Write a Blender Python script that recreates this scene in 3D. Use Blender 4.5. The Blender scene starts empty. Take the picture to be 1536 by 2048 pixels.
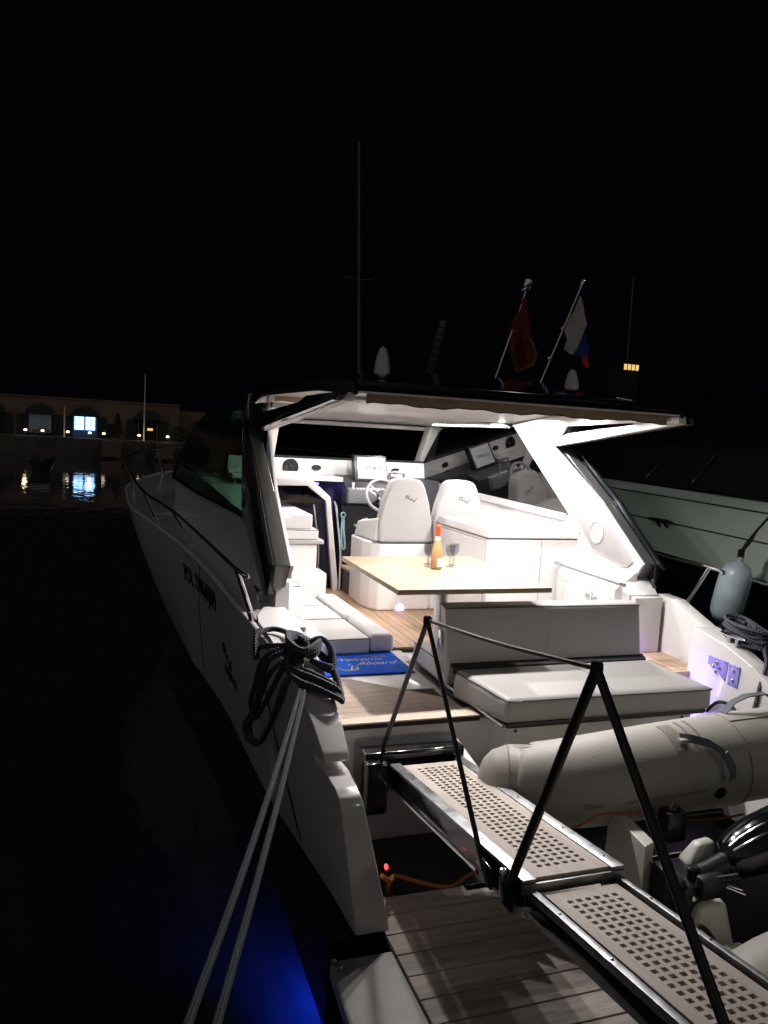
import bpy, bmesh, math, random
from mathutils import Vector, Matrix
random.seed(7)
sc = bpy.context.scene
col = sc.collection
PI = math.pi
R = math.radians

# ---------------------------------------------------------------- materials
def mat(name, base=(.8, .8, .8), rough=.5, metal=0, spec=.5, coat=0, emit=None, estr=0, var=0, vscale=6,
        bump=0, bscale=60, rvar=0, stretch=None, trans=0, ior=1.5):
    m = bpy.data.materials.new(name); m.use_nodes = True
    nt = m.node_tree; N = nt.nodes; L = nt.links
    b = N['Principled BSDF']
    b.inputs['Base Color'].default_value = (*base, 1)
    b.inputs['Roughness'].default_value = rough
    b.inputs['Metallic'].default_value = metal
    b.inputs['Specular IOR Level'].default_value = spec
    b.inputs['Coat Weight'].default_value = coat
    b.inputs['Coat Roughness'].default_value = .06
    b.inputs['Transmission Weight'].default_value = trans
    b.inputs['IOR'].default_value = ior
    if emit:
        b.inputs['Emission Color'].default_value = (*emit, 1); b.inputs['Emission Strength'].default_value = estr
    if var or bump or rvar:
        tc = N.new('ShaderNodeTexCoord'); mp = N.new('ShaderNodeMapping')
        L.new(tc.outputs['Object'], mp.inputs['Vector'])
        if stretch: mp.inputs['Scale'].default_value = stretch
    if var:
        n = N.new('ShaderNodeTexNoise'); n.inputs['Scale'].default_value = vscale; n.inputs['Detail'].default_value = 6
        n.inputs['Roughness'].default_value = .65
        L.new(mp.outputs[0], n.inputs['Vector'])
        r = N.new('ShaderNodeMapRange'); r.inputs['From Min'].default_value = .3; r.inputs['From Max'].default_value = .7
        r.inputs['To Min'].default_value = 1 - var; r.inputs['To Max'].default_value = 1 + var * .6
        L.new(n.outputs['Fac'], r.inputs['Value'])
        mx = N.new('ShaderNodeVectorMath'); mx.operation = 'SCALE'; mx.inputs[0].default_value = base
        L.new(r.outputs[0], mx.inputs['Scale']); L.new(mx.outputs[0], b.inputs['Base Color'])
    if rvar:
        n2 = N.new('ShaderNodeTexNoise'); n2.inputs['Scale'].default_value = 9; n2.inputs['Detail'].default_value = 5
        L.new(mp.outputs[0], n2.inputs['Vector'])
        r2 = N.new('ShaderNodeMapRange'); r2.inputs['To Min'].default_value = max(0, rough - rvar); r2.inputs['To Max'].default_value = rough + rvar
        r2.inputs['From Min'].default_value = .3; r2.inputs['From Max'].default_value = .7
        L.new(n2.outputs['Fac'], r2.inputs['Value']); L.new(r2.outputs[0], b.inputs['Roughness'])
    if bump:
        n3 = N.new('ShaderNodeTexNoise'); n3.inputs['Scale'].default_value = bscale; n3.inputs['Detail'].default_value = 4
        L.new(mp.outputs[0], n3.inputs['Vector'])
        bp = N.new('ShaderNodeBump'); bp.inputs['Strength'].default_value = bump; bp.inputs['Distance'].default_value = .01
        L.new(n3.outputs['Fac'], bp.inputs['Height']); L.new(bp.outputs[0], b.inputs['Normal'])
    return m

def wood(name, base, dark, width, axis, off=0, rough=.6, tone=.25, grain=1.0):
    """planked timber: grain runs along `axis` ('X' or 'Y'), every plank of `width` has a tone of its own"""
    m = bpy.data.materials.new(name); m.use_nodes = True
    nt = m.node_tree; N = nt.nodes; L = nt.links; b = N['Principled BSDF']
    b.inputs['Roughness'].default_value = rough
    tc = N.new('ShaderNodeTexCoord'); sp = N.new('ShaderNodeSeparateXYZ'); L.new(tc.outputs['Object'], sp.inputs[0])
    across = sp.outputs['Y' if axis == 'X' else 'X']
    a = N.new('ShaderNodeMath'); a.operation = 'ADD'; a.inputs[1].default_value = off; L.new(across, a.inputs[0])
    d = N.new('ShaderNodeMath'); d.operation = 'DIVIDE'; d.inputs[1].default_value = width; L.new(a.outputs[0], d.inputs[0])
    f = N.new('ShaderNodeMath'); f.operation = 'FLOOR'; L.new(d.outputs[0], f.inputs[0])
    wn = N.new('ShaderNodeTexWhiteNoise'); wn.noise_dimensions = '1D'; L.new(f.outputs[0], wn.inputs['W'])
    mp = N.new('ShaderNodeMapping'); L.new(tc.outputs['Object'], mp.inputs['Vector'])
    mp.inputs['Scale'].default_value = (3, 34, 34) if axis == 'X' else (34, 3, 34)
    sh = N.new('ShaderNodeVectorMath'); sh.operation = 'MULTIPLY_ADD'; L.new(wn.outputs['Color'], sh.inputs[0])
    sh.inputs[1].default_value = (40, 40, 40); L.new(mp.outputs[0], sh.inputs[2])
    n = N.new('ShaderNodeTexNoise'); n.inputs['Scale'].default_value = 1; n.inputs['Detail'].default_value = 7
    n.inputs['Roughness'].default_value = .7; n.inputs['Distortion'].default_value = .6
    L.new(sh.outputs[0], n.inputs['Vector'])
    cr = N.new('ShaderNodeMapRange'); cr.inputs['From Min'].default_value = .32; cr.inputs['From Max'].default_value = .68
    L.new(n.outputs['Fac'], cr.inputs['Value'])
    mx = N.new('ShaderNodeMix'); mx.data_type = 'RGBA'; mx.inputs['A'].default_value = (*dark, 1); mx.inputs['B'].default_value = (*base, 1)
    L.new(cr.outputs[0], mx.inputs['Factor'])
    r = N.new('ShaderNodeMapRange'); r.inputs['To Min'].default_value = 1 - tone; r.inputs['To Max'].default_value = 1 + tone * .5
    L.new(wn.outputs['Value'], r.inputs['Value'])
    vm = N.new('ShaderNodeVectorMath'); vm.operation = 'SCALE'; L.new(mx.outputs['Result'], vm.inputs[0]); L.new(r.outputs[0], vm.inputs['Scale'])
    L.new(vm.outputs[0], b.inputs['Base Color'])
    bp = N.new('ShaderNodeBump'); bp.inputs['Strength'].default_value = .25 * grain; bp.inputs['Distance'].default_value = .004
    L.new(n.outputs['Fac'], bp.inputs['Height']); L.new(bp.outputs[0], b.inputs['Normal'])
    return m

def glass_mat(name, tint, refl=1.0, ior=1.5):
    m = bpy.data.materials.new(name); m.use_nodes = True
    nt = m.node_tree; N = nt.nodes; L = nt.links
    N.remove(N['Principled BSDF']); out = N['Material Output']
    t = N.new('ShaderNodeBsdfTransparent'); t.inputs['Color'].default_value = (*tint, 1)
    g = N.new('ShaderNodeBsdfGlossy'); g.inputs['Roughness'].default_value = .0; g.inputs['Color'].default_value = (refl, refl, refl, 1)
    fr = N.new('ShaderNodeFresnel'); fr.inputs['IOR'].default_value = ior
    ge = N.new('ShaderNodeNewGeometry'); fm = N.new('ShaderNodeMath'); fm.operation = 'SUBTRACT'; fm.use_clamp = True   # the far skin of a pane does not mirror again
    L.new(fr.outputs[0], fm.inputs[0]); L.new(ge.outputs['Backfacing'], fm.inputs[1])
    mx = N.new('ShaderNodeMixShader'); L.new(fm.outputs[0], mx.inputs[0]); L.new(t.outputs[0], mx.inputs[1]); L.new(g.outputs[0], mx.inputs[2])
    L.new(mx.outputs[0], out.inputs['Surface'])
    return m

def rope_mat(name, c0, c1, ku, kv):
    m = bpy.data.materials.new(name); m.use_nodes = True
    nt = m.node_tree; N = nt.nodes; L = nt.links; b = N['Principled BSDF']
    b.inputs['Roughness'].default_value = .75
    uv = N.new('ShaderNodeUVMap'); sp = N.new('ShaderNodeSeparateXYZ'); L.new(uv.outputs[0], sp.inputs[0])
    def wave(su, sv):
        a = N.new('ShaderNodeMath'); a.operation = 'MULTIPLY'; a.inputs[1].default_value = su; L.new(sp.outputs['X'], a.inputs[0])
        c = N.new('ShaderNodeMath'); c.operation = 'MULTIPLY_ADD'; c.inputs[1].default_value = sv; L.new(sp.outputs['Y'], c.inputs[0]); L.new(a.outputs[0], c.inputs[2])
        s = N.new('ShaderNodeMath'); s.operation = 'SINE'; L.new(c.outputs[0], s.inputs[0]); return s
    s1, s2 = wave(ku, kv), wave(ku, -kv)
    mul = N.new('ShaderNodeMath'); mul.operation = 'MULTIPLY'; L.new(s1.outputs[0], mul.inputs[0]); L.new(s2.outputs[0], mul.inputs[1])
    r = N.new('ShaderNodeMapRange'); r.inputs['From Min'].default_value = -.6; r.inputs['From Max'].default_value = .9; L.new(mul.outputs[0], r.inputs['Value'])
    mx = N.new('ShaderNodeMix'); mx.data_type = 'RGBA'; mx.inputs['A'].default_value = (*c0, 1); mx.inputs['B'].default_value = (*c1, 1)
    L.new(r.outputs[0], mx.inputs['Factor']); L.new(mx.outputs['Result'], b.inputs['Base Color'])
    bp = N.new('ShaderNodeBump'); bp.inputs['Strength'].default_value = .9; bp.inputs['Distance'].default_value = .006
    L.new(r.outputs[0], bp.inputs['Height']); L.new(bp.outputs[0], b.inputs['Normal'])
    return m

M = {}
M['gel'] = mat('gelcoat_white', (.78, .755, .74), .3, spec=.5, coat=.25)
M['hullgel'] = mat('gelcoat_hull', (.66, .64, .62), .22, spec=.5, coat=.5, var=.02, vscale=.8)
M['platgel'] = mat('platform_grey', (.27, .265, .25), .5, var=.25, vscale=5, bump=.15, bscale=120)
M['antifoul'] = mat('antifouling_black', (.006, .006, .008), .7, var=.3)
M['grey'] = mat('trim_grey', (.33, .32, .32), .45, bump=.05)
M['grey2'] = mat('console_grey', (.16, .165, .175), .45)
M['core'] = mat('arch_edge_grey', (.042,.043,.041), .3, coat=.25)
M['dgrey'] = mat('trim_dark_grey', (.02, .021, .024), .45, bump=.05)
M['blackgloss'] = mat('paint_black_gloss', (.006, .007, .009), .12, coat=.6)
M['black'] = mat('plastic_black', (.008, .008, .01), .4)
M['matblack'] = mat('rubber_black', (.006, .006, .006), .8)
M['vinyl'] = mat('vinyl_white', (.70, .685, .67), .42, bump=.12, bscale=220, var=.035, vscale=5)
M['vinylgrey'] = mat('vinyl_grey', (.41, .395, .385), .42, bump=.12, bscale=220, var=.05, vscale=5)
M['vinylaft'] = mat('vinyl_stone', (.325, .318, .304), .45, bump=.12, bscale=220, var=.05, vscale=4)
M['pipe'] = mat('piping_charcoal', (.05, .05, .05), .6)
M['chrome'] = mat('stainless_steel', (.75, .75, .76), .12, metal=1, rvar=.06)
M['brushed'] = mat('brushed_aluminium', (.55, .55, .56), .32, metal=1, rvar=.08)
M['alu'] = mat('anodised_frame', (.33, .345, .35), .42, metal=.9, var=.45, vscale=16, rvar=.14)
M['tan'] = mat('canvas_tan', (.32, .235, .16), .85, bump=.3, bscale=150, var=.12, vscale=9)
M['teakd'] = wood('teak_platform', (.47, .41, .355), (.24, .205, .18), .145, 'X', -.05)
M['teakh'] = wood('teak_hatch', (.66, .54, .44), (.50, .39, .31), .085, 'X', 0, tone=.12)
M['teaks'] = wood('teak_step', (.55, .40, .28), (.38, .26, .17), .07, 'Y', 0, tone=.15)
M['teakf'] = wood('teak_floor', (.50, .33, .21), (.33, .20, .12), .07, 'Y', 0, tone=.2, rough=.4)
M['table'] = wood('oak_table', (.38, .30, .19), (.25, .18, .105), .12, 'X', 0, tone=.12, rough=.5, grain=.4)
M['grate'] = wood('teak_grating', (.68, .60, .52), (.50, .43, .37), .037, 'Y', 0, tone=.12)
M['caulk'] = mat('caulking', (.012, .011, .01), .7)
M['sglass'] = glass_mat('tinted_green_glass', (.28, .44, .35), 1.0, 1.75)
M['rglass'] = glass_mat('tinted_side_glass', (.22, .26, .25), 1.0, 2.0)
M['wglass'] = glass_mat('windscreen_glass', (.25, .28, .28), 1.0, 1.5)
M['dglass'] = glass_mat('smoked_door_glass', (.45, .42, .55), .9, 1.5)
M['nglass'] = mat('cabin_glass_dark', (.004, .005, .008), .05, spec=.5)
M['crystal'] = glass_mat('crystal_glass', (.83, .835, .85), 1.0, 1.5)
M['rope'] = rope_mat('rope_navy', (.010, .012, .019), (.075, .082, .11), 190, 4 * PI)
M['line'] = rope_mat('rope_dock_line', (.018, .020, .028), (.12, .128, .142), 430, 6 * PI)
M['orange'] = mat('cord_orange', (.38, .13, .03), .6, bump=.2)
M['beigecord'] = mat('cord_beige', (.35, .25, .17), .7, bump=.3)
M['hyp'] = mat('hypalon_grey', (.40, .38, .335), .55, bump=.12, bscale=90, var=.07, vscale=3)
M['hypd'] = mat('hypalon_seam', (.25, .23, .19), .6)
M['mgrey'] = mat('webbing_grey', (.10, .12, .13), .7)
M['cream'] = mat('grp_cream', (.74, .74, .66), .4, var=.1)
M['matblue'] = mat('carpet_blue', (.006, .13, .85), .95, bump=.6, bscale=400, var=.22, vscale=120)
M['matedge'] = mat('carpet_edge', (.003, .03, .25), .8)
M['printw'] = mat('print_white', (.75, .76, .80), .8)
M['screen'] = mat('display_panel', (.3, .3, .3), .2, emit=(.80, .82, .80), estr=.62)
M['print'] = mat('print_grey', (.16, .16, .17), .6)
M['printb'] = mat('print_black', (.006, .006, .008), .5)
M['bottle'] = mat('bottle_rose', (.62, .33, .14), .05, coat=1, trans=.25, var=.06)
M['foil'] = mat('foil_orange', (.72, .08, .015), .3, metal=.3, bump=.2, bscale=80)
M['paper'] = mat('label_paper', (.86, .84, .80), .6)
M['lan'] = mat('strap_pale_blue', (.25, .42, .45), .8)
M['led'] = mat('led_white', (1, 1, 1), .5, emit=(1, .95, .90), estr=30)
M['ledv'] = mat('led_violet', (1, 1, 1), .5, emit=(.30, .18, 1), estr=6)
M['ledb'] = mat('led_blue', (1, 1, 1), .5, emit=(.01, .04, 1), estr=30)
M['ledr'] = mat('led_red', (1, .1, .1), .5, emit=(1, .03, .06), estr=4)
M['plateviolet'] = mat('plate_violet_lit', (.30, .26, .66), .35)  # violet of the step light is put into the plate colour
M['fender'] = mat('fender_vinyl', (.44, .52, .55), .3, coat=.2, var=.06)
M['nhull'] = mat('neighbour_hull', (.53, .62, .53), .3, coat=.3, var=.07, vscale=1.5)
M['nblack'] = mat('neighbour_black', (.006, .007, .012), .3)
M['stone'] = mat('quay_stone', (.11, .095, .08), .9, var=.4, vscale=1.2, bump=.5, bscale=8)
M['facade'] = mat('plaster_facade', (.20, .14, .11), .9, var=.2, vscale=.6, bump=.2, bscale=12)
M['shutter'] = mat('shutter_dark', (.02, .025, .035), .7)
M['dark'] = mat('dark_void', (.01, .01, .013), .8)
M['bluewin'] = mat('lit_window_blue', (.2, .4, 1), .5, emit=(.35, .62, 1), estr=3.2)
M['dimwin'] = mat('lit_window_dim', (.2, .25, .3), .5, emit=(.35, .5, .6), estr=.03)
M['warmwin'] = mat('lit_window_warm', (.2, .2, .1), .5, emit=(1, .62, .22), estr=1.0)
M['globe'] = mat('lamp_globe', (1, 1, 1), .5, emit=(1, .82, .6), estr=2.6)
M['street'] = mat('lamp_head_lit', (1,1,1), .5, emit=(1,.72,.42), estr=55)
M['bluedoor'] = mat('door_blue_paint', (.10, .25, .55), .5)
M['leaf'] = mat('foliage_dark', (.03, .05, .025), .7, var=.4, vscale=3)
M['bark'] = mat('bark', (.06, .045, .03), .9)
M['red'] = mat('flag_red', (.17, .014, .02), .85, var=.1)
M['gold'] = mat('flag_gold', (.2, .12, .035), .85)
M['fw'] = mat('flag_white', (.52, .46, .43), .85)
M['fb'] = mat('flag_blue', (.02, .03, .22), .85)
M['fr'] = mat('flag_bright_red', (.50, .02, .04), .85)
M['dome'] = mat('antenna_dome', (.62, .60, .54), .4)

# ---------------------------------------------------------------- mesh builder
class MB:
    def __init__(s): s.v = []; s.f = []; s.mi = []; s.uv = {}
    def take(s, bm, mi=0, fn=None):
        o = len(s.v); bm.verts.index_update()
        for v in bm.verts:
            p = tuple(v.co); s.v.append(fn(p) if fn else p)
        for f in bm.faces:
            s.f.append([o + v.index for v in f.verts]); s.mi.append(mi)
        bm.free(); return s
    def box(s, x0, x1, y0, y1, z0, z1, bev=0, seg=2, mi=0, fn=None):
        return s.hexa([(x0,y0,z0),(x1,y0,z0),(x1,y1,z0),(x0,y1,z0),(x0,y0,z1),(x1,y0,z1),(x1,y1,z1),(x0,y1,z1)], bev, seg, mi, fn)
    def hexa(s, p, bev=0, seg=2, mi=0, fn=None):
        bm = bmesh.new(); v = [bm.verts.new(q) for q in p]
        for q in ((3,2,1,0),(4,5,6,7),(0,1,5,4),(1,2,6,5),(2,3,7,6),(3,0,4,7)): bm.faces.new([v[i] for i in q])
        if bev: bmesh.ops.bevel(bm, geom=bm.edges[:], offset=bev, segments=seg, profile=.6, affect='EDGES', clamp_overlap=True)
        return s.take(bm, mi, fn)
    def prism(s, pts, axis, a0, a1, bev=0, seg=2, mi=0, fn=None):
        """extrude a 2D outline: axis x -> pts are (y,z); y -> (x,z); z -> (x,y)"""
        def P(a, b, c): return {'x': (c, a, b), 'y': (a, c, b), 'z': (a, b, c)}[axis]
        bm = bmesh.new()
        lo = [bm.verts.new(P(a, b, a0)) for a, b in pts]; hi = [bm.verts.new(P(a, b, a1)) for a, b in pts]
        n = len(pts)
        bm.faces.new(lo[::-1]); bm.faces.new(hi)
        for i in range(n): bm.faces.new((lo[i], lo[(i+1) % n], hi[(i+1) % n], hi[i]))
        bmesh.ops.recalc_face_normals(bm, faces=bm.faces[:])
        if bev: bmesh.ops.bevel(bm, geom=bm.edges[:], offset=bev, segments=seg, profile=.6, affect='EDGES', clamp_overlap=True)
        bmesh.ops.triangulate(bm, faces=[f for f in bm.faces if len(f.verts) > 4])
        return s.take(bm, mi, fn)
    def tube(s, pts, r, n=8, mi=0, closed=False, smooth=0, caps=True):
        pts = [Vector(p) for p in pts]; rr = r if isinstance(r, (list, tuple)) else [r] * len(pts)
        if smooth:
            q = []; qr = []; m = len(pts); rng = range(m if closed else m - 1)
            for i in rng:
                g = (lambda k: pts[k % m]) if closed else (lambda k: pts[max(0, min(m - 1, k))])
                p0, p1, p2, p3 = g(i-1), g(i), g(i+1), g(i+2)
                for j in range(smooth):
                    t = j / smooth
                    q.append(.5 * ((2*p1) + (p2-p0)*t + (2*p0-5*p1+4*p2-p3)*t*t + (3*p1-p0-3*p2+p3)*t**3))
                    a, b = rr[i], rr[(i+1) % m]; qr.append(a + (b - a) * t)
            if not closed: q.append(pts[-1]); qr.append(rr[-1])
            pts, rr = q, qr
        m = len(pts); o = len(s.v); up = Vector((0, 0, 1)); prev = None; ln = 0; us = []
        for i, p in enumerate(pts):
            a = pts[(i-1) % m] if closed or i else p; b = pts[(i+1) % m] if closed or i < m-1 else p
            t = (b - a).normalized() if (b - a).length > 1e-9 else Vector((0, 0, 1))
            if prev is None:
                u = t.cross(up)
                if u.length < .05: u = t.cross(Vector((1, 0, 0)))
            else:
                u = prev - t * prev.dot(t)
                if u.length < 1e-6: u = t.cross(up)
            u.normalize(); prev = u; w = t.cross(u)
            if i: ln += (p - pts[i-1]).length
            us.append(ln)
            for k in range(n):
                an = 2 * PI * k / n; s.v.append(tuple(p + (u * math.cos(an) + w * math.sin(an)) * rr[i]))
        for i in range(m if closed else m - 1):
            j = (i + 1) % m; u0 = us[i]; u1 = us[j] if j else us[i] + (pts[0] - pts[i]).length
            for k in range(n):
                k2 = (k + 1) % n
                s.uv[len(s.f)] = [(u0, k/n), (u0, (k+1)/n), (u1, (k+1)/n), (u1, k/n)]
                s.f.append([o+i*n+k, o+i*n+k2, o+j*n+k2, o+j*n+k]); s.mi.append(mi)
        if caps and not closed:
            s.f.append([o+k for k in range(n)][::-1]); s.mi.append(mi)
            s.f.append([o+(m-1)*n+k for k in range(n)]); s.mi.append(mi)
        return s
    def lathe(s, prof, c=(0,0,0), n=24, mi=0, axis=None):
        o = len(s.v); c = Vector(c)
        rot = Vector((0,0,1)).rotation_difference(Vector(axis).normalized()).to_matrix() if axis else Matrix.Identity(3)
        for r, z in prof:
            for k in range(n):
                a = 2*PI*k/n; s.v.append(tuple(c + rot @ Vector((r*math.cos(a), r*math.sin(a), z))))
        for i in range(len(prof)-1):
            for k in range(n):
                k2 = (k+1) % n; s.f.append([o+i*n+k, o+i*n+k2, o+(i+1)*n+k2, o+(i+1)*n+k]); s.mi.append(mi)
        for i, rev in ((0, True), (len(prof)-1, False)):
            if prof[i][0] > 1e-4:
                q = [o+i*n+k for k in range(n)]; s.f.append(q[::-1] if rev else q); s.mi.append(mi)
        return s
    def surf(s, rows, mi=0, flip=False, closed=False):
        o = len(s.v); n = len(rows[0])
        for r in rows: s.v.extend(tuple(p) for p in r)
        for i in range(len(rows)-1):
            for k in range(n if closed else n-1):
                k2 = (k+1) % n; q = [o+i*n+k, o+i*n+k2, o+(i+1)*n+k2, o+(i+1)*n+k]
                s.f.append(q[::-1] if flip else q); s.mi.append(mi)
        return s
    def slab(s, rows, d, mi=0):
        """a sheet given as rows of points, thickened by the vector d"""
        d = Vector(d); a = [[Vector(p) for p in r] for r in rows]; b = [[p + d for p in r] for r in a]
        s.surf(a, mi); s.surf(b, mi, True)
        s.surf([a[0], b[0]], mi, True); s.surf([a[-1], b[-1]], mi)
        s.surf([[r[0] for r in a], [r[0] for r in b]], mi); s.surf([[r[-1] for r in a], [r[-1] for r in b]], mi, True)
        return s
    def text(s, body, size, fn, mi=0, shear=0, depth=.002, bold=0, spacing=1.0, align='LEFT'):
        cu = bpy.data.curves.new('t', 'FONT'); cu.body = body; cu.size = size; cu.shear = shear; cu.extrude = depth
        cu.offset = bold; cu.space_character = spacing; cu.align_x = align; cu.resolution_u = 3
        ob = bpy.data.objects.new('t', cu); me = bpy.data.meshes.new_from_object(ob)
        o = len(s.v)
        s.v.extend(tuple(fn(tuple(v.co))) for v in me.vertices)
        for p in me.polygons: s.f.append([o+i for i in p.vertices]); s.mi.append(mi)
        bpy.data.objects.remove(ob); bpy.data.curves.remove(cu); bpy.data.meshes.remove(me); return s
    def mirror(s, cx):
        """append a copy mirrored about the plane x = cx"""
        o = len(s.v); s.v.extend([(2*cx - x, y, z) for x, y, z in s.v[:o]])
        for i in range(len(s.f)): s.f.append([o+k for k in s.f[i]][::-1]); s.mi.append(s.mi[i])
        return s
    def mesh(s, name, mats, angle=35, off=(0,0,0)):
        me = bpy.data.meshes.new(name); ox, oy, oz = off
        me.from_pydata([(x-ox, y-oy, z-oz) for x, y, z in s.v], [], s.f)
        for m_ in (mats if isinstance(mats, (list, tuple)) else [mats]): me.materials.append(m_ if not isinstance(m_, str) else M[m_])
        me.polygons.foreach_set('material_index', s.mi)
        me.polygons.foreach_set('use_smooth', [True]*len(s.f))
        if s.uv:
            ul = me.uv_layers.new(name='UVMap')
            for fi, q in s.uv.items():
                for li, w in zip(me.polygons[fi].loop_indices, q): ul.data[li].uv = w
        me.update(); me.validate(clean_customdata=False)
        me.set_sharp_from_angle(angle=R(angle)); return me

def tag(o, label=None, cat=None, group=None, kind=None):
    if label: o['label'] = label
    if cat: o['category'] = cat
    if group: o['group'] = group
    if kind: o['kind'] = kind
    return o
def thing(name, loc, label, cat, group=None, rz=0):
    o = bpy.data.objects.new(name, None); o.empty_display_size = .2; col.objects.link(o); o.location = loc
    o.rotation_euler = (0, 0, rz)
    return tag(o, label, cat, group)
def part(name, mb, mats, parent, angle=35, label=None, local=False):
    """a part in world coordinates under its thing (or a sub-part under a part)"""
    o = bpy.data.objects.new(name, mb.mesh(name, mats, angle)); col.objects.link(o); o.parent = parent
    if parent.type == 'EMPTY' and not local: o.location = -parent.location
    if label: o['label'] = label
    return o
def solo(name, mb, mats, label=None, cat=None, group=None, kind=None, angle=35):
    xs = [v[0] for v in mb.v]; ys = [v[1] for v in mb.v]; zs = [v[2] for v in mb.v]
    off = ((min(xs)+max(xs))/2, (min(ys)+max(ys))/2, min(zs))
    o = bpy.data.objects.new(name, mb.mesh(name, mats, angle, off)); o.location = off; col.objects.link(o)
    return tag(o, label, cat, group, kind)
def lerp(t, a): # piecewise linear table
    if t <= a[0][0]: return a[0][1]
    for (x0, y0), (x1, y1) in zip(a, a[1:]):
        if t <= x1: return y0 + (y1-y0)*(t-x0)/(x1-x0)
    return a[-1][1]
CX = 2.48


# ================================================================ THE YACHT
yacht = thing('motor_yacht', (CX, 9.0, 0), 'white motor yacht moored stern-to, its cockpit brightly lit under a black hardtop', 'motor yacht')
XG = [(3.3,.955),(3.8,.92),(4.26,.85),(4.8,.80),(6.5,.725),(7.7,.60),(9,.37),(10,.16),(12,.12),(13.5,.58),(14.6,1.42),(15.3,2.44)]
ZG = [(4.3,1.575),(4.8,1.60),(6.5,1.62),(8,1.66),(10,1.76),(12,1.88),(15.3,2.08)]
FL = [(3.2,.16),(8,.22),(12,.62),(14.5,.8),(15.3,.03)]
ZB = [(3.2,.48),(5,.42),(8,.36),(12,.5),(15.3,.9)]
def smooth_table(t, a):
    return (lerp(t-.35, a) + lerp(t, a)*2 + lerp(t+.35, a)) / 4
def hull_x(Y, z):
    zg = lerp(Y, ZG); k = max(0, (zg - z) / 1.2)
    return min(CX-.01, smooth_table(Y, XG) + lerp(Y, FL) * (k**1.3))
ys = [4.56 + (15.3-4.56)*(i/48) for i in range(49)]
h = MB()
rows = []
for Y in ys:
    zg, zb = lerp(Y, ZG), lerp(Y, ZB)
    rows.append([(hull_x(Y, zb + (zg-zb)*k/10), Y, zb + (zg-zb)*k/10) for k in range(11)])
h.slab(rows, (.05, 0, 0))
low = []
for Y in ys:
    zb = lerp(Y, ZB); low.append([(min(CX-.005, hull_x(Y, zb) + .04 + .5*k/4), Y, zb - .02 - (zb+.5)*k/4) for k in range(5)])
h.slab(low, (.05, 0, 0), mi=1)
def wing_fn(p):
    a, Y, z = p; a /= .2
    xo = hull_x(Y, z); xi = 1.10 if z > 1.15 else 1.10 + (1.15 - z) * .24
    return (xo + (xi - xo) * a, Y, z)
wing = [(4.56,1.588),(4.3,1.575),(4.05,1.53),(3.8,1.455),(3.6,1.36),(3.465,1.265),(3.44,1.225),(3.62,1.205),(3.60,1.165),(3.45,1.178),(3.30,1.160),
        (3.245,1.142),(3.22,1.10),(3.17,.55),(3.185,.49),(3.24,.47),(3.6,.455),(4.56,.43)]
h.prism(wing, 'x', 0, .2, .012, 3, 0, wing_fn)
h.box(.98, 1.3, 3.25, 4.56, -.4, .43, mi=1)
port = MB(); port.v = list(h.v); port.f = [list(f) for f in h.f]; port.mi = list(h.mi)
# starboard: the same topsides, but the bulwark is cut open for the boarding step
sb = MB(); sb.slab(rows, (.05, 0, 0)); sb.slab(low, (.05, 0, 0), mi=1)
sw = [(4.36,1.575),(4.3,1.572),(4.05,1.53),(3.8,1.455),(3.6,1.36)] + wing[5:16] + [(3.6,.455),(4.36,.43)]
def wing_fn2(p):
    a, Y, z = p; a /= .2
    xo = hull_x(Y, z); xi = 1.05 if z > 1.0 else 1.05 + (1.0 - z) * .15
    return (xo + (xi - xo) * a, Y, z)
sb.prism(sw, 'x', 0, .2, .012, 3, 0, wing_fn2)
sb.prism([(4.363,1.565),(4.363,.43),(4.9,.43),(4.9,1.70),(4.72,1.69)], 'x', .83, .935, .008)
n0 = len(port.v)
port.v += [(2*CX - x, y, z) for x, y, z in sb.v]; port.f += [[n0+i for i in f][::-1] for f in sb.f]; port.mi += sb.mi
hull = part('hull', port, ['hullgel', 'antifoul'], yacht, 40)
# joint lines and rub rail
for Y0, Y1 in ((6.75, 7.35), (4.62, 4.05)):
    pts = []
    for k in range(9):
        t = k/8; z = 1.6 - t*1.1; Y = Y0 + (Y1-Y0)*t
        if z > lerp(Y, ZG) - .01: z = lerp(Y, ZG) - .01
        pts.append((hull_x(Y, z) - .001, Y, z))
    s = MB(); s.tube(pts, .005, 5); part('joint_line', s, 'caulk', hull)
s = MB()
for side in (0, 1):
    pts = [(hull_x(Y, lerp(Y, ZG)) + .005, Y, lerp(Y, ZG) + .004) for Y in ys]
    if side: pts = [(2*CX-x, y, z) for x, y, z in pts]
    s.tube(pts, .017, 8)
part('gunwale_trim', s, 'gel', hull)
s = MB()
def on_hull(y_start, z_base, slope=0, off=.004):
    def fn(p):
        Y = y_start - p[0]; z = z_base + p[1] + slope*p[0]
        return (hull_x(Y, z) - off - p[2], Y, z)
    return fn
s.text('POL D860JM9', .225, on_hull(7.55, 1.335, .012), depth=.002, bold=.004, spacing=1.16)
part('registration_number', s, 'printb', hull)
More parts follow.
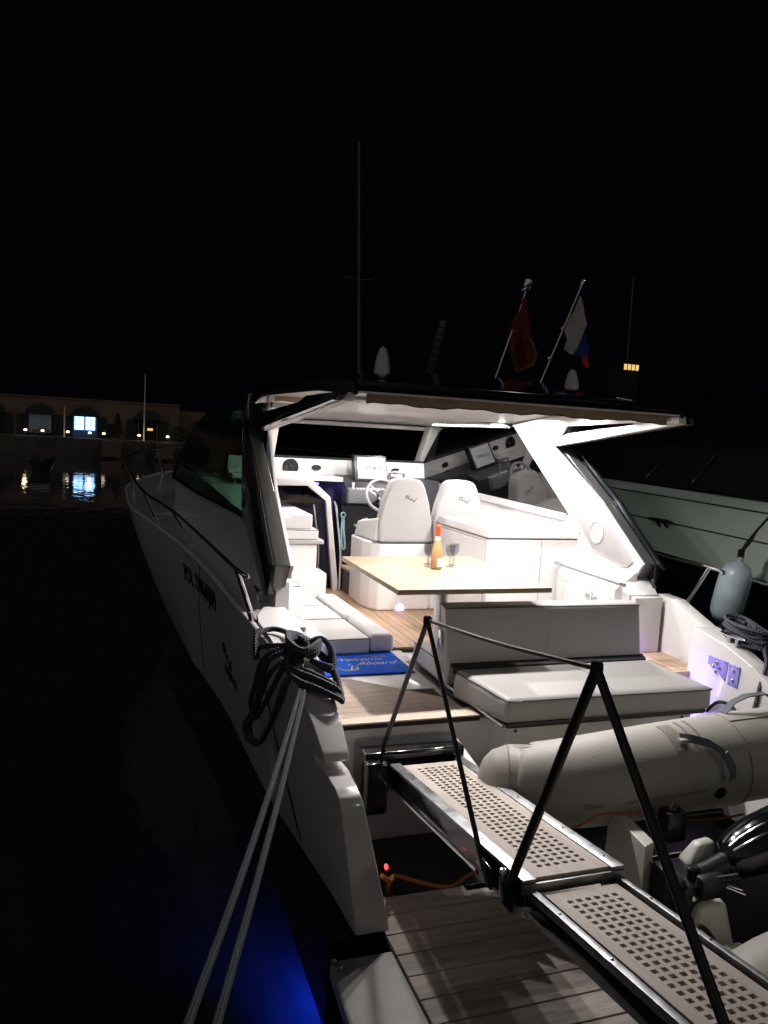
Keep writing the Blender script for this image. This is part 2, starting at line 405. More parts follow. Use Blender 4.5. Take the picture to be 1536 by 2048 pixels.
# script emblem + lettering low on the quarter
def stroke(mb, pts, r, fn, n=6, sm=5):
    mb.tube([fn((x, y, 0)) for x, y in pts], r, n, smooth=sm)
EMB = [[(0,.62),(.10,.74),(.32,.78),(.62,.74),(.70,.60),(.55,.48),(.30,.42)], [(.22,.74),(.16,.5),(.08,.30)],
       [(.36,.42),(.62,.30),(.86,.22),(1.02,.34),(1.06,.44)], [(1.06,.44),(1.10,.22),(1.30,.06),(1.56,.02),(1.74,.10)], [(1.92,.46),(1.80,.30),(1.66,.06),(1.48,-.12),(1.28,-.10)]]
s = MB(); fe = on_hull(5.92, 1.02, 0, .002)
for q in EMB: stroke(s, [(x*.17, y*.17) for x, y in q], .008, fe)
s.text('COUPE 12', .10, on_hull(5.98, .90, 0), depth=.002, bold=.003, spacing=1.15)
part('model_emblem', s, 'printb', hull)

# ---- decks
d = MB()
def cab_x(Y): return lerp(Y, [(4.5,1.10),(5.5,1.03),(6.5,.99),(7.3,.92),(8.3,.83),(10.1,.67),(10.4,1.0),(10.8,1.6)])
for m in (0, 1):
    rws = []
    for i in range(26):
        Y = 4.565 + (9.5-4.565)*i/25; z = lerp(Y, ZG)
        x0 = hull_x(Y, z) + .012; x1 = max(x0+.05, cab_x(Y)+.03)
        if m and Y < 4.93: continue
        r_ = [(x0, Y, z), (x0+.03, Y, z+.012), (x1, Y, z+.014)]
        rws.append([(2*CX-x, y, zz) for x, y, zz in r_][::-1] if m else r_)
    d.slab(rws[::-1], (0, 0, -.03))
rws = []
for i in range(24):
    Y = 9.5 + (15.28-9.5)*i/23; z = lerp(Y, ZG); x0 = hull_x(Y, z) + .012
    rws.append([(x0, Y, z)] + [(x0 + (2*(CX-x0))*k/8, Y, z + .02 + .10*math.sin(PI*k/8)) for k in range(1, 8)] + [(2*CX-x0, Y, z)])
d.slab(rws[::-1], (0, 0, -.03))
deck = part('deck', d, 'hullgel', yacht)
# cabin side outside (below the windows)
c = MB()
for m in (0, 1):
    rws = []
    for i in range(22):
        Y = 5.35 + (10.15-5.35)*i/21; x = cab_x(Y); zt = lerp(Y, [(5.3,1.62),(5.45,1.70),(6.4,2.06),(8.3,2.09),(10.2,2.16)])
        r_ = [(x, Y, lerp(Y, ZG)), (x+.01, Y, zt)]
        rws.append([(2*CX-a, b, z) for a, b, z in r_] if m else r_)
    c = MB(); c.slab(rws, (.03 if not m else -.03, 0, 0)); part('cabin_side', c, 'hullgel', yacht)

# ---- cockpit sole and linings
f = MB(); f.box(1.12, 3.9, 5.6, 8.6, 1.08, 1.13)
n = int((3.85-1.15)/.07)
for i in range(n): f.box(1.15+i*.07, 1.15+i*.07+.066, 5.62, 7.95, 1.13, 1.138, mi=1)
part('cockpit_floor', f, ['caulk', 'teakf'], yacht)
f = MB(); f.box(1.105, 3.7, 4.16, 5.6, 1.03, 1.10); f.prism([(1.105,4.96),(1.553,4.96),(1.863,4.685),(2.162,4.685),(2.162,5.598),(1.105,5.598)], 'z', 1.1005, 1.121, .004)                       # stern hatch, white moulding
part('stern_hatch', f, 'gel', yacht)
hatch = MB(); hatch.prism([(1.115,4.155),(2.16,4.155),(2.16,4.68),(1.86,4.68),(1.55,4.955),(1.115,4.955)], 'z', 1.085, 1.112)
y = 4.25
while y < 4.99:
    xr = lambda v: min(2.065, 1.545 + (4.945-v)*1.15)
    hatch.prism([(1.20,y),(xr(y),y),(xr(y+.0815),y+.0815),(1.20,y+.0815)], 'z', 1.112, 1.122, mi=1); y += .085
hatch.box(1.118, 2.158, 4.157, 4.246, 1.112, 1.122, mi=1)
hatch.box(1.118, 1.197, 4.249, 4.95, 1.112, 1.122, mi=1); hatch.box(2.069, 2.158, 4.249, 4.67, 1.112, 1.122, mi=1)
part('hatch_teak', hatch, ['caulk', 'teakh'], yacht)
t = MB()
t.prism([(4.18,1.028),(4.18,.98),(4.26,.7),(4.26,.30),(4.34,.30),(4.34,1.028)], 'x', 1.12, 2.3, .01)
t.box(1.12, 3.86, 4.27, 4.33, .05, .8)
transom = part('transom', t, 'gel', yacht)
g = MB(); g.prism([(4.25,1.02),(4.25,.43),(3.62,.43),(3.62,.78),(3.72,.93)], 'x', 1.93, 2.0, .01)
part('garage_side', g, 'gel', yacht)
ln = MB()                                                              # inner linings, mirrored port/starboard
ln.prism([(5.28,1.03),(8.32,1.03),(8.32,2.31),(7.35,2.255),(6.0,2.19),(5.51,1.87),(5.0,1.80),(5.0,1.58),(5.28,1.55)], 'x', 1.02, 1.11)
ln2 = MB(); ln2.v = [(2*CX-x - max(0, yy-6)*.2, yy, z) for x, yy, z in ln.v]; ln2.f = [q[::-1] for q in ln.f]; ln2.mi = ln.mi
ln.v = [(x, yy, min(z, 2.10) if yy > 5.9 else z) for x, yy, z in ln.v]
part('cockpit_lining', ln, 'gel', yacht); part('cockpit_lining', ln2, 'gel', yacht)
l = MB(); l.box(1.088, 1.118, 4.565, 5.3, 1.10, 1.60, .006); part('coaming_inner', l, 'gel', yacht)
l = MB(); rows = []
for k in range(9):
    Y = 4.24 + (5.12-4.24)*k/8; z = lerp(Y, [(4.24,1.573),(4.3,1.588),(4.56,1.604),(4.8,1.622),(5.2,1.628)])
    rows.append([(lerp(Y, [(4.24,.875),(4.75,.85),(5.12,.985)]), Y, z), (1.082, Y, z)])
l.slab(rows, (0, 0, .006)); part('coaming_panel', l, 'gel', yacht)
# starboard pilaster, boarding step recess
l = MB(); l.prism([(4.86,1.03),(4.86,1.70),(5.0,1.83),(5.3,1.86),(5.3,1.03)], 'x', 3.73, 3.995, .008)
l.box(3.74, 3.99, 4.80, 4.857, 1.25, 1.69, .006)
part('pilaster', l, 'gel', yacht)
l = MB(); l.box(3.69, 4.025, 4.34, 4.86, 1.03, 1.225, .006)
l2 = MB(); l2.box(3.675, 4.02, 4.325, 4.80, 1.228, 1.236)
x = 3.70
while x < 3.98:
    l2.box(x, x+.066, 4.37, 4.79, 1.236, 1.262, .002, 1, 1); x += .07
l2.box(3.665, 3.697, 4.32, 4.797, 1.228, 1.262, .004, 1, 1); l2.box(3.70, 4.02, 4.32, 4.367, 1.230, 1.262, .004, 1, 1)
st = part('boarding_step', l, 'gel', yacht); part('step_teak', l2, ['caulk', 'teaks'], st)
l = MB(); l.box(3.745, 3.76, 4.33, 4.80, 1.175, 1.19); part('step_light', l, 'ledv', yacht)
l = MB(); l.box(3.702, 3.708, 4.1, 4.5, 1.06, 1.075); part('step_light', l, 'ledv', yacht)
# panels of shower / shore power on the starboard bulwark
def face_x(y, z): return 3.905 if z > 1.0 else 3.905 - (1.0-z)*.15
for (ya, yb, za, zb, btn) in ((4.17, 3.995, 1.29, 1.425, [(4.085,1.395),(4.115,1.362),(4.055,1.362),(4.085,1.33)]), (3.98, 3.89, 1.275, 1.42, [(3.935,1.385),(3.935,1.32)])):
    l = MB(); l.box(3.897, 3.912, yb, ya, za, zb, .003)
    pn = part('switch_plate', l, 'plateviolet', yacht)
    for (by, bz) in btn:
        q = MB(); q.lathe([(.011,0),(.011,.008),(.008,.012),(0,.012)], (3.897, by, bz), 14, axis=(-1,0,0)); part('button', q, 'chrome', pn)
    for by in (yb+.012, ya-.012):
        for bz in (za+.012, zb-.012): q = MB(); q.lathe([(.004,0),(.004,.003),(0,.003)], (3.897, by, bz), 8, axis=(-1,0,0)); part('screw', q, 'dgrey', pn)

# ---- hardtop
HW = [(4.35,1.15),(4.9,1.215),(6.2,1.36),(7.5,1.40),(8.7,1.38)]
def zu(Y): return lerp(Y, [(4.35,3.05),(5.0,3.092),(6.2,3.088),(6.7,3.0),(8.7,2.95)])
rt = MB(); rows = []
for i in range(15):
    Y = 4.35 + (8.75-4.35)*i/14; hw = lerp(Y, HW) + .03
    cr = lerp(Y, [(4.35,.02),(5.0,.11),(6.5,.22),(8.0,.16),(8.75,.02)])
    rows.append([(CX + hw*(k/7-1), Y, zu(Y) + .065 + cr*(1-abs(k/7-1)**2.2)) for k in range(15)])
rt.slab(rows, (0, 0, -.045))
roof = part('hardtop', rt, 'blackgloss', yacht)
e = MB()
for m in (-1, 1):
    rws = []
    for i in range(15):
        Y = 4.35 + (8.75-4.35)*i/14; hw = lerp(Y, HW) + .03
        rws.append([(CX+m*hw, Y, zu(Y)+.066), (CX+m*(hw-.004), Y, zu(Y)-.01)])
    e.slab(rws, (-m*.02, 0, 0))
e.box(CX-1.17, CX+1.17, 4.335, 4.352, 3.085, 3.125, .004)
part('roof_edge', e, 'blackgloss', roof)
cl = MB(); rows = []
for i in range(29):
    Y = 4.36 + (8.7-4.36)*i/28; hw = lerp(Y, HW)
    rows.append([(CX + hw*(k/4-1), Y, zu(Y)) for k in range(9)])
cl.slab(rows, (0, 0, .012))
ceiling = part('ceiling_panel', cl, 'gel', roof)
b = MB()
rows = [[(1.40 + 2.18*k/44, 4.42 + .006*math.sin(k*.9), z + (.006*math.sin(k*.55)+.004*math.sin(k*1.7) if j == 2 else 0)) for k in range(45)] for j, z in enumerate((3.078, 3.04, 3.0))]
b.slab(rows, (0, .008, 0)); part('canvas_flap', b, 'tan', roof)
b = MB(); b.tube([(1.40 + 2.18*k/44, 4.418 + .006*math.sin(k*.9), 2.998 + .006*math.sin(k*.55)+.004*math.sin(k*1.7)) for k in range(45)], .004, 6); part('flap_hem', b, 'pipe', roof)
b = MB(); b.box(1.345, 3.62, 4.43, 4.58, 3.012, 3.036, .006); part('roof_beam', b, 'gel', roof)
b = MB(); rows = [[(1.16 + .42*k/12, 6.05+.005*math.sin(k), z + (.005*math.sin(k*.8) if j == 1 else 0)) for k in range(13)] for j, z in enumerate((3.078, 3.035))]
b.slab(rows, (0, .008, 0)); part('side_flap', b, 'tan', roof)
b = MB(); b.box(1.15, 1.6, 6.062, 6.2, 2.985, 3.028); part('roof_beam', b, 'gel', roof)
b = MB(); b.hexa([(3.80,6.05,2.985),(3.83,6.05,2.985),(3.64,4.5,3.02),(3.61,4.5,3.02),(3.80,6.05,3.083),(3.83,6.05,3.083),(3.64,4.5,3.05),(3.61,4.5,3.05)], .004); part('roof_beam', b, 'gel', roof)
# sunroof recess
b = MB(); b.box(1.75, 3.2, 4.9, 6.15, 3.062, 3.078, .004); part('sunroof_panel', b, 'vinyl', roof)
# downlights and the light strip over the starboard window
LEDS = [(1.98, 4.68), (2.28, 4.68), (2.84, 4.68), (3.36, 4.68), (3.5, 5.6), (2.48, 7.35), (1.70, 6.2), (3.45, 6.25), (1.75, 7.9), (2.90, 7.9)]
for (x, y_) in LEDS:
    z = zu(y_)
    q = MB(); q.lathe([(.045,0),(.048,-.006),(.036,-.008),(.034,-.004)], (x, y_, z-.002), 20)
    dl = part('downlight', q, 'chrome', roof)
    q = MB(); q.lathe([(.033,-.005),(0,-.0051)], (x, y_, z-.002), 20); part('lens', q, 'led', dl)
q = MB(); q.hexa([(3.54,6.75,2.962),(3.56,6.75,2.962),(3.32,7.95,2.962),(3.30,7.95,2.962),(3.54,6.75,2.972),(3.56,6.75,2.972),(3.32,7.95,2.972),(3.30,7.95,2.972)]); part('light_strip', q, 'led', roof)
q = MB(); rows = [[(3.77-(Y-6)*.2-.11*k, Y, 2.985-.035*(k==0)-.018*(k==2)) for k in range(3)] for Y in (6.75,7.2,7.6,8.0,8.1)]
q.slab(rows, (0,0,.02)); part('valance', q, 'gel', roof)

# ---- side arches (pillar, upper wing) : black outside, white inside
PIL = [(6.69,2.985),(5.98,2.205),(5.51,1.87),(4.96,1.83),(4.89,1.93),(5.51,2.37),(6.21,2.80),(6.17,2.86),(6.08,3.0),(6.08,3.08),(6.28,3.07)]
OUT = [(6.30,3.06),(6.14,2.19),(6.02,2.10),(5.05,1.70),(4.90,1.74),(4.89,1.935),(5.51,2.375),(6.21,2.80),(6.17,2.86),(6.06,3.085)]
def toe(p): return (p[0] + .2*max(0, p[1]-6) + .13*max(0, p[2]-2.2)*max(0, min(1, (p[1]-6.1)/.5)), p[1], p[2])     # the upper pillar leans in with the window
def wingx(p):                 # the upper wing follows the roof plan
    x, Y, z = p; k = max(0, min(1, (z-2.8)/.22)) * max(0, 6.2-Y)
    return toe((x + k*.118, Y, z))
BAR = [(6.21,2.80),(6.15,2.885),(6.05,2.925),(5.0,2.998),(4.9,3.04),(4.37,3.05),(4.39,3.0)]
for m in (0, 1):
    o = MB(); o.prism(OUT, 'x', .945, .985, .01); o.prism(BAR, 'x', .985, 1.05, .006, fn=wingx)
    i_ = MB(); i_.prism(PIL, 'x', 1.085, 1.11, .006, fn=toe); i_.prism(BAR, 'x', 1.05, 1.11, .006, fn=wingx)
    if m:
        o.prism([(4.80,1.90),(5.42,2.37),(6.12,2.79),(6.21,2.80),(5.51,2.375),(4.89,1.93)], 'x', .95, .98, .004)
        for q in (o, i_): q.v = [(2*CX-x, yy, z) for x, yy, z in q.v]; q.f = [w[::-1] for w in q.f]
    ar = part('arch_shell', o, 'blackgloss', yacht)
    cr_ = MB(); cr_.prism([(6.66,2.985),(5.99,2.19),(5.56,1.80),(5.32,1.70),(5.02,1.735),(4.893,1.932),(5.51,2.372),(6.21,2.80),(6.17,2.86),(6.08,3.0)], 'x', .984, 1.086, .012, 3)
    if m: cr_.v = [(2*CX-x, yy, z) for x, yy, z in cr_.v]; cr_.f = [w[::-1] for w in cr_.f]
    part('arch_core', cr_, 'core', ar)
    ai = part('arch_pillar', i_, 'gel', yacht)
    if m:
        q = MB(); q.prism([(6.03,2.345),(5.50,2.315),(5.03,1.965),(5.0,1.93),(5.06,1.885),(5.12,1.88),(5.56,1.955)], 'x', 3.838, 3.848, .004)
        sp = part('speaker_panel', q, 'grey', ai)
        q = MB(); q.lathe([(.095,0),(.097,.004),(.09,.006),(.088,.002),(0,.003)], (3.838, 5.50, 2.10), 32, axis=(-1,0,0)); part('speaker_grille', q, 'vinylgrey', sp)
        q = MB(); q.tube([(3.838,a,b_) for a, b_ in [(6.03,2.345),(5.50,2.315),(5.03,1.965),(5.0,1.93),(5.06,1.885),(5.12,1.88),(5.56,1.955)]], .0035, 5, closed=True); part('panel_seam', q, 'grey', sp)
        q = MB()
        for a, b_ in ((6.12,2.97),(6.12,2.9)): q.lathe([(.008,0),(.008,.003),(0,.003)], (3.85, a, b_), 10, axis=(-1,0,0))
        part('screw', q, 'dgrey', ai)
# ---- windows
def side_window(m):
    w = MB()
    rows = []
    for i in range(25):
        Y = 6.05 + (10.08-6.05)*i/24
        zb_ = lerp(Y, [(6.05,2.08),(8.3,2.09),(10.1,2.15)]); zt = lerp(Y, [(6.05,3.0),(7.6,3.0),(8.1,2.975),(8.5,2.91),(8.9,2.80),(9.3,2.66),(9.65,2.48),(9.9,2.32),(10.08,2.17)])
        rows.append([(cab_x(Y) + .005 + .09*(zb_+(zt-zb_)*k/6-2.1), Y, zb_ + (zt-zb_)*k/6) for k in range(7)])
    if m: rows = [[(3.875-(b_-6)*.03-(c_-2.2)*.2, b_, c_) for a, b_, c_ in r] for r in rows]
    w.slab(rows, (.012 if not m else -.012, 0, 0)); return w, rows
w, rows = side_window(0); wp = part('side_window', w, 'sglass', yacht)
q = MB(); q.tube([r[0] for r in rows], .022, 6); q.tube([r[-1] for r in rows], .022, 6); part('window_frame', q, 'blackgloss', wp)
def inx(Y): return 3.85 - .2*max(0, Y-6)
w = MB(); rows = []
for i in range(19):
    Y = 5.98 + (8.52-5.98)*i/18
    zb_ = lerp(Y, [(5.98,2.205),(7.35,2.272),(8.52,2.345)]); zt = lerp(Y, [(5.98,2.21),(6.69,2.98),(7.91,2.94),(8.48,2.36)])
    rows.append([(inx(Y)+.012-.13*max(0, zb_+(zt-zb_)*k/6-2.2), Y, zb_ + (zt-zb_)*k/6) for k in range(7)])
w.slab(rows, (.01, 0, 0)); part('side_window', w, 'rglass', yacht)
ws = MB(); rows = []
for i in range(9):
    t = i/8; rows.append([(CX + (1.18 + .47*t)*(k/8-1), 8.62 + t*1.05 - .55*abs(k/8-1)**2.5 * t, 2.97 - t*.55) for k in range(17)])
ws.slab(rows, (0, .012, 0)); wsh = part('windscreen', ws, 'wglass', yacht)
q = MB(); q.tube(rows[0], .03, 6); q.tube(rows[-1], .025, 6); q.tube([r[8] for r in rows], .012, 6); part('screen_frame', q, 'blackgloss', wsh)
for m in (-1, 1):
    q = MB()
    a = Vector((CX+m*(.99 if m > 0 else 1.30), 8.35, 2.965)); b_ = Vector((CX+m*(1.0 if m > 0 else 1.38), 8.8 if m > 0 else 9.2, 2.26))
    q.hexa([(a.x-.07, a.y-.12, a.z), (a.x+.07, a.y-.12, a.z), (a.x+.07, a.y+.06, a.z), (a.x-.07, a.y+.06, a.z)][::-1] and
           [(b_.x-.09, b_.y-.15, b_.z), (b_.x+.09, b_.y-.15, b_.z), (b_.x+.09, b_.y+.08, b_.z), (b_.x-.09, b_.y+.08, b_.z),
            (a.x-.07, a.y-.12, a.z), (a.x+.07, a.y-.12, a.z), (a.x+.07, a.y+.06, a.z), (a.x-.07, a.y+.06, a.z)], .02, 3)
    part('screen_pillar', q, 'gel' if m > 0 else 'blackgloss', yacht)
# header over windscreen, grey sill along the starboard window
q = MB(); q.box(CX-1.38, CX+1.33, 8.38, 8.62, 2.90, 2.945, .012); part('header_trim', q, 'gel', yacht)
q = MB(); q.slab([[(inx(Y)-.025, Y, z-.05), (inx(Y)-.012, Y, z+.012), (inx(Y)+.03, Y, z+.012)] for Y, z in ((6.0,2.19),(7.35,2.262),(8.5,2.335))], (.012,0,-.004)); part('window_sill', q, 'grey', yacht)
q = MB(); q.slab([[(cab_x(Y)+.03, Y, z), (1.10, Y, z+.005), (1.36, Y, z)] for Y, z in ((6.15,2.10),(6.9,2.13),(7.5,2.19),(8.2,2.26),(8.29,2.265))], (0,0,-.02)); part('side_shelf', q, 'gel', yacht)
q = MB(); q.slab([[(cab_x(Y)+.03, Y, z), (1.05, Y, z+.005), (1.36, Y, z)] for Y, z in ((8.37,2.268),(9.2,2.29),(9.7,2.30))], (0,0,-.02)); part('side_shelf', q, 'gel', yacht)
# dashboard, shelf, foredeck shelf under the screen
q = MB(); q.prism([(8.30,2.52),(8.34,2.545),(9.75,2.44),(9.75,2.38),(8.38,2.50)], 'x', 1.37, 3.5, .004); part('dash_shelf', q, 'dgrey', yacht)
q = MB(); q.box(1.12, 3.40, 8.30, 8.36, 2.345, 2.52, .01); q.box(1.12, 2.1, 8.26, 8.30, 2.335, 2.375, .008)
dash = part('dashboard', q, 'gel', yacht)
q = MB(); q.lathe([(.088,0),(.088,.02),(.078,.028),(.07,.018),(.03,.01),(.022,.022),(0,.026)], (1.795, 8.30, 2.425), 32, axis=(0,-1,0)); spk = part('dash_speaker', q, 'black', dash)
q = MB()
for k in range(6): q.tube([(1.795+.025*math.cos(k*PI/3), 8.272, 2.425+.025*math.sin(k*PI/3)), (1.795+.075*math.cos(k*PI/3), 8.270, 2.425+.075*math.sin(k*PI/3))], .005, 6)
part('speaker_spokes', q, 'dgrey', spk)
for vx in (2.085, 3.02):
    q = MB(); q.lathe([(.05,0),(.05,.008),(.042,.009),(0,.004)], (0,0,0), 24, axis=(0,-1,0)); q.v = [(x*1.1+vx, y_+8.298, z*.62+2.425) for x, y_, z in q.v]; part('air_vent', q, 'black', dash)
# companionway bulkhead with smoked door
DO = [(1.30,2.33),(1.915,2.335),(2.15,2.135),(2.275,1.21),(2.275,1.10),(2.222,1.10),(2.10,2.095),(1.895,2.25),(1.30,2.24)]
q = MB(); q.prism(DO, 'y', 7.87, 7.95, .008); dfr = part('door_frame', q, 'gel', yacht)
q = MB(); q.prism([(1.25,2.26),(1.89,2.26),(2.11,2.11),(2.24,1.14),(1.25,1.14)], 'y', 7.955, 7.965); door = part('cabin_door', q, 'dglass', yacht)
q = MB(); q.tube([(1.99,7.945,2.05),(2.06,7.94,1.6),(2.075,7.94,1.15)], .012, 8); q.tube([(2.295,7.86,1.12),(2.285,7.86,1.55),(2.22,7.86,2.0),(2.19,7.86,2.10)], .014, 8, smooth=4); part('door_rail', q, 'chrome', door)
q = MB(); q.box(1.12, 1.3, 7.88, 8.3, 1.1, 2.24); q.box(1.12, 2.3, 7.95, 8.3, 2.30, 2.345)
part('bulkhead', q, 'gel', yacht)
q = MB(); q.box(1.15, 2.5, 10.4, 10.45, .6, 2.3); q.box(1.14, 1.16, 7.98, 10.4, .6, 2.3); q.box(2.34, 2.36, 8.02, 10.4, .6, 2.3); q.box(1.16, 2.34, 7.98, 10.4, .55, .6)
q.box(1.3, 1.7, 9.4, 10.3, .6, 1.5, .03); q.box(1.75, 2.3, 9.9, 10.38, 1.6, 2.1, .02)
part('cabin_interior', q, 'grey', yacht)
q = MB(); q.box(1.3, 2.2, 8.6, 8.63, 2.22, 2.235); part('cabin_light', q, 'ledv', yacht)

# ---- helm
q = MB(); q.prism([(7.95,1.12),(7.95,2.05),(7.80,2.08),(7.80,2.24),(7.92,2.30),(8.32,2.36),(8.32,1.12)], 'x', 2.30, 3.02, .015); con = part('helm_console', q, 'dgrey', yacht)
q = MB(); q.box(3.02, 3.42, 7.95, 8.32, 1.12, 2.34, .01); part('side_console', q, 'dgrey', yacht)
q = MB(); q.prism([(7.74,2.09),(7.74,2.235),(7.82,2.25),(7.82,2.09)], 'x', 2.31, 2.85, .008); sb_ = part('switch_box', q, 'grey2', con)
q = MB()
for k in range(9): q.box(2.40+k*.035, 2.425+k*.035, 7.755, 7.80, 2.236, 2.25, .002)
q.lathe([(.013,0),(.013,.05),(.018,.055),(.012,.065),(0,.066)], (2.365, 7.78, 2.24), 12)
part('toggle_switch', q, 'vinyl', sb_)
def scr(p):   # tilted display: local x, y(up), depth
    x, z, d_ = p; return (2.645 + x, 8.02 + z*.34 + d_, 2.455 + z)
q = MB(); q.hexa([scr(p) for p in ((-.20,-.14,.012),(.185,-.135,.012),(.185,-.135,.09),(-.20,-.14,.13),(-.20,.135,.012),(.17,.135,.012),(.17,.135,.09),(-.20,.135,.13))], .008); mon = part('chart_plotter', q, 'black', yacht)
q = MB(); q.hexa([scr(p) for p in ((-.165,-.115,.004),(.165,-.115,.004),(.165,-.115,.012),(-.165,-.115,.012),(-.165,.115,.004),(.155,.115,.004),(.155,.115,.012),(-.165,.115,.012))], .002); disp = part('display', q, 'screen', mon)
q = MB(); q.text('GARMIN', .058, lambda p: scr((p[0]-.003, p[1]-.018, .002-p[2]*.3)), depth=.001, bold=.001, spacing=1.18, align='CENTER'); part('display_text', q, 'print', mon)
# steering wheel
wc = Vector((2.60, 7.50, 2.20)); ax = Vector((0, -.92, .39)).normalized(); ux = Vector((1,0,0)); uy = ax.cross(ux)*-1
q = MB(); q.tube([wc + (ux*math.cos(a)+uy*math.sin(a))*.172 for a in [2*PI*k/40 for k in range(40)]], .0155, 10, closed=True); wh = part('steering_wheel', q, 'grey', yacht)
q = MB()
for an in (PI*.5-.0, PI*1.17, PI*1.83):
    for off in (-.022, .022):
        d1 = ux*math.cos(an)+uy*math.sin(an); pd = ax.cross(d1)
        q.tube([wc + d1*.03 + pd*off - ax*.02, wc + d1*.168 + pd*off*1.3], .009, 8)
part('wheel_spoke', q, 'chrome', wh)
q = MB(); q.lathe([(.055,-.03),(.058,.0),(.045,.014),(.02,.018),(0,.018)], wc, 24, axis=ax); q.tube([wc - ax*.02, wc - ax*.3], .03, 10); part('wheel_hub', q, 'chrome', wh)
q = MB(); q.tube([(2.70,7.62,2.24),(2.70,7.6,2.40),(2.725,7.6,2.44),(2.83,7.6,2.44),(2.855,7.6,2.41),(2.855,7.62,2.24)], .014, 10, smooth=4); part('grab_rail', q, 'chrome', yacht)
q = MB(); q.lathe([(.05,0),(.05,.03),(.02,.04),(0,.04)], (2.44,7.78,1.84), 16); q.tube([(2.44,7.78,1.87),(2.48,7.74,1.92),(2.53,7.72,1.94)], .014, 8); part('throttle_lever', q, 'chrome', con)
q = MB(); q.hexa([(2.30,7.30,1.385),(2.62,7.30,1.385),(2.62,7.86,1.385),(2.29,7.86,1.385),(2.30,7.30,1.415),(2.62,7.30,1.415),(2.62,7.86,1.415),(2.29,7.86,1.415)], .006); fs = part('foot_step', q, 'teaks', yacht)
q = MB(); q.box(2.31, 2.6, 7.36, 7.86, 1.135, 1.383, .01); part('step_box', q, 'dgrey', fs)
# helm seats
def helm_seat(x0, lab=None):
    back = [(.0,1.80),(-.01,1.98),(.035,2.18),(.085,2.32),(.115,2.385),(.165,2.412),(.27,2.42),(.375,2.412),(.425,2.385),(.455,2.32),(.50,2.18),(.535,1.98),(.525,1.80)]
    q = MB()
    def lean(p): return (p[0], p[1] + (p[2]-1.8)*.06, p[2])
    q.prism([(x0+a, b_) for a, b_ in back], 'y', 6.88, 7.02, .045, 5, fn=lean)
    s_ = part('helm_seat', q, 'vinylgrey', yacht, 60, label=lab)
    q = MB()
    for e_ in EMB: stroke(q, [(x*.062, y_*.062) for x, y_ in e_], .0034, lambda p: lean((x0+.245+p[0], 6.877, 2.205+p[1])))
    part('seat_emblem', q, 'print', s_)
    q = MB(); q.hexa([(x0-.0,6.98,1.80),(x0+.52,6.98,1.80),(x0+.52,7.5,1.80),(x0-.06,7.5,1.80),(x0+.02,7.0,1.97),(x0+.50,7.0,1.97),(x0+.50,7.48,1.96),(x0-.02,7.48,1.96)], .04, 4)
    q.hexa([(x0-.03,6.95,1.80),(x0+.04,6.95,1.80),(x0+.0,7.45,1.80),(x0-.09,7.45,1.80),(x0-.01,6.95,2.03),(x0+.04,6.95,2.03),(x0+.01,7.4,1.95),(x0-.07,7.4,1.95)], .02, 3)
    part('seat_cushion', q, 'vinyl', s_)
    q = MB(); pl = [(x0+.0,6.86),(x0+.54,6.86),(x0+.54,7.5),(x0-.10,7.5),(x0-.10,7.12),(x0-.06,6.95)]
    q.prism(pl, 'z', 1.138, 1.795, .025, 4); part('seat_base', q, 'gel', s_)
    q = MB(); q.tube([(x0-.06,6.93,1.797),(x0+.0,6.862,1.797),(x0+.53,6.862,1.797)], .005, 6); part('seat_piping', q, 'pipe', s_)
helm_seat(2.385); helm_seat(2.945)
for x_ in (2.62, 3.2):
    q = MB(); q.lathe([(.009,0),(.009,.006),(0,.008)], (x_, 6.86, 1.19), 14, axis=(0,-1,0)); part('courtesy_light', q, 'ledv', yacht)
# ---- counter block, galley side
q = MB(); q.box(2.985, 3.86, 5.80, 6.84, 1.14, 1.99, .012, 3); ctr = part('counter', q, 'gel', yacht)
q = MB(); q.box(2.965, 3.86, 5.785, 6.86, 2.0, 2.075, .012, 3); part('counter_top', q, 'gel', ctr)
q = MB(); q.box(2.978, 2.984, 5.86, 6.80, 1.22, 1.965, .004, 1); q.lathe([(.012,0),(.012,.01),(0,.012)], (2.978,6.25,1.94), 10, axis=(-1,0,0)); part('counter_door', q, 'gel', ctr)
q = MB(); q.tube([(2.9835,5.86,1.968),(2.9835,6.80,1.968)], .005, 5); q.tube([(3.495,5.798,1.15),(3.495,5.798,1.98)], .003, 5); q.tube([(2.9835,5.86,1.965),(2.9835,5.86,1.2)], .003, 5); part('door_gap', q, 'grey', ctr)
q = MB(); q.prism([(3.66,1.13),(3.66,1.72),(3.70,1.76),(3.84,1.86),(3.86,1.86),(3.86,1.13)], 'y', 4.95, 5.78, .01); gal = part('side_cabinet', q, 'gel', yacht)
for a, b_ in ((5.66,5.24),(5.22,4.99)):
    q = MB(); q.box(3.652, 3.659, b_, a, 1.22, 1.655, .003, 1); cd = part('cabinet_door', q, 'gel', gal)
    q = MB(); kb = (b_+.03) if a > 5.5 else (a-.05); q.lathe([(.008,0),(.008,.02),(.018,.024),(.018,.032),(.012,.036),(0,.036)], (3.652, kb, 1.615), 16, axis=(-1,0,0)); part('door_knob', q, 'chrome', cd)
    q = MB(); q.tube([(3.655,a,1.225),(3.655,a,1.658),(3.655,b_,1.658),(3.655,b_,1.225)], .003, 5); part('door_gap', q, 'grey', cd)
q = MB(); q.tube([(3.63,5.74,1.80),(3.60,5.72,1.805),(3.60,4.80,1.80),(3.63,4.78,1.795)], .018, 10); part('hand_rail', q, 'brushed', yacht)
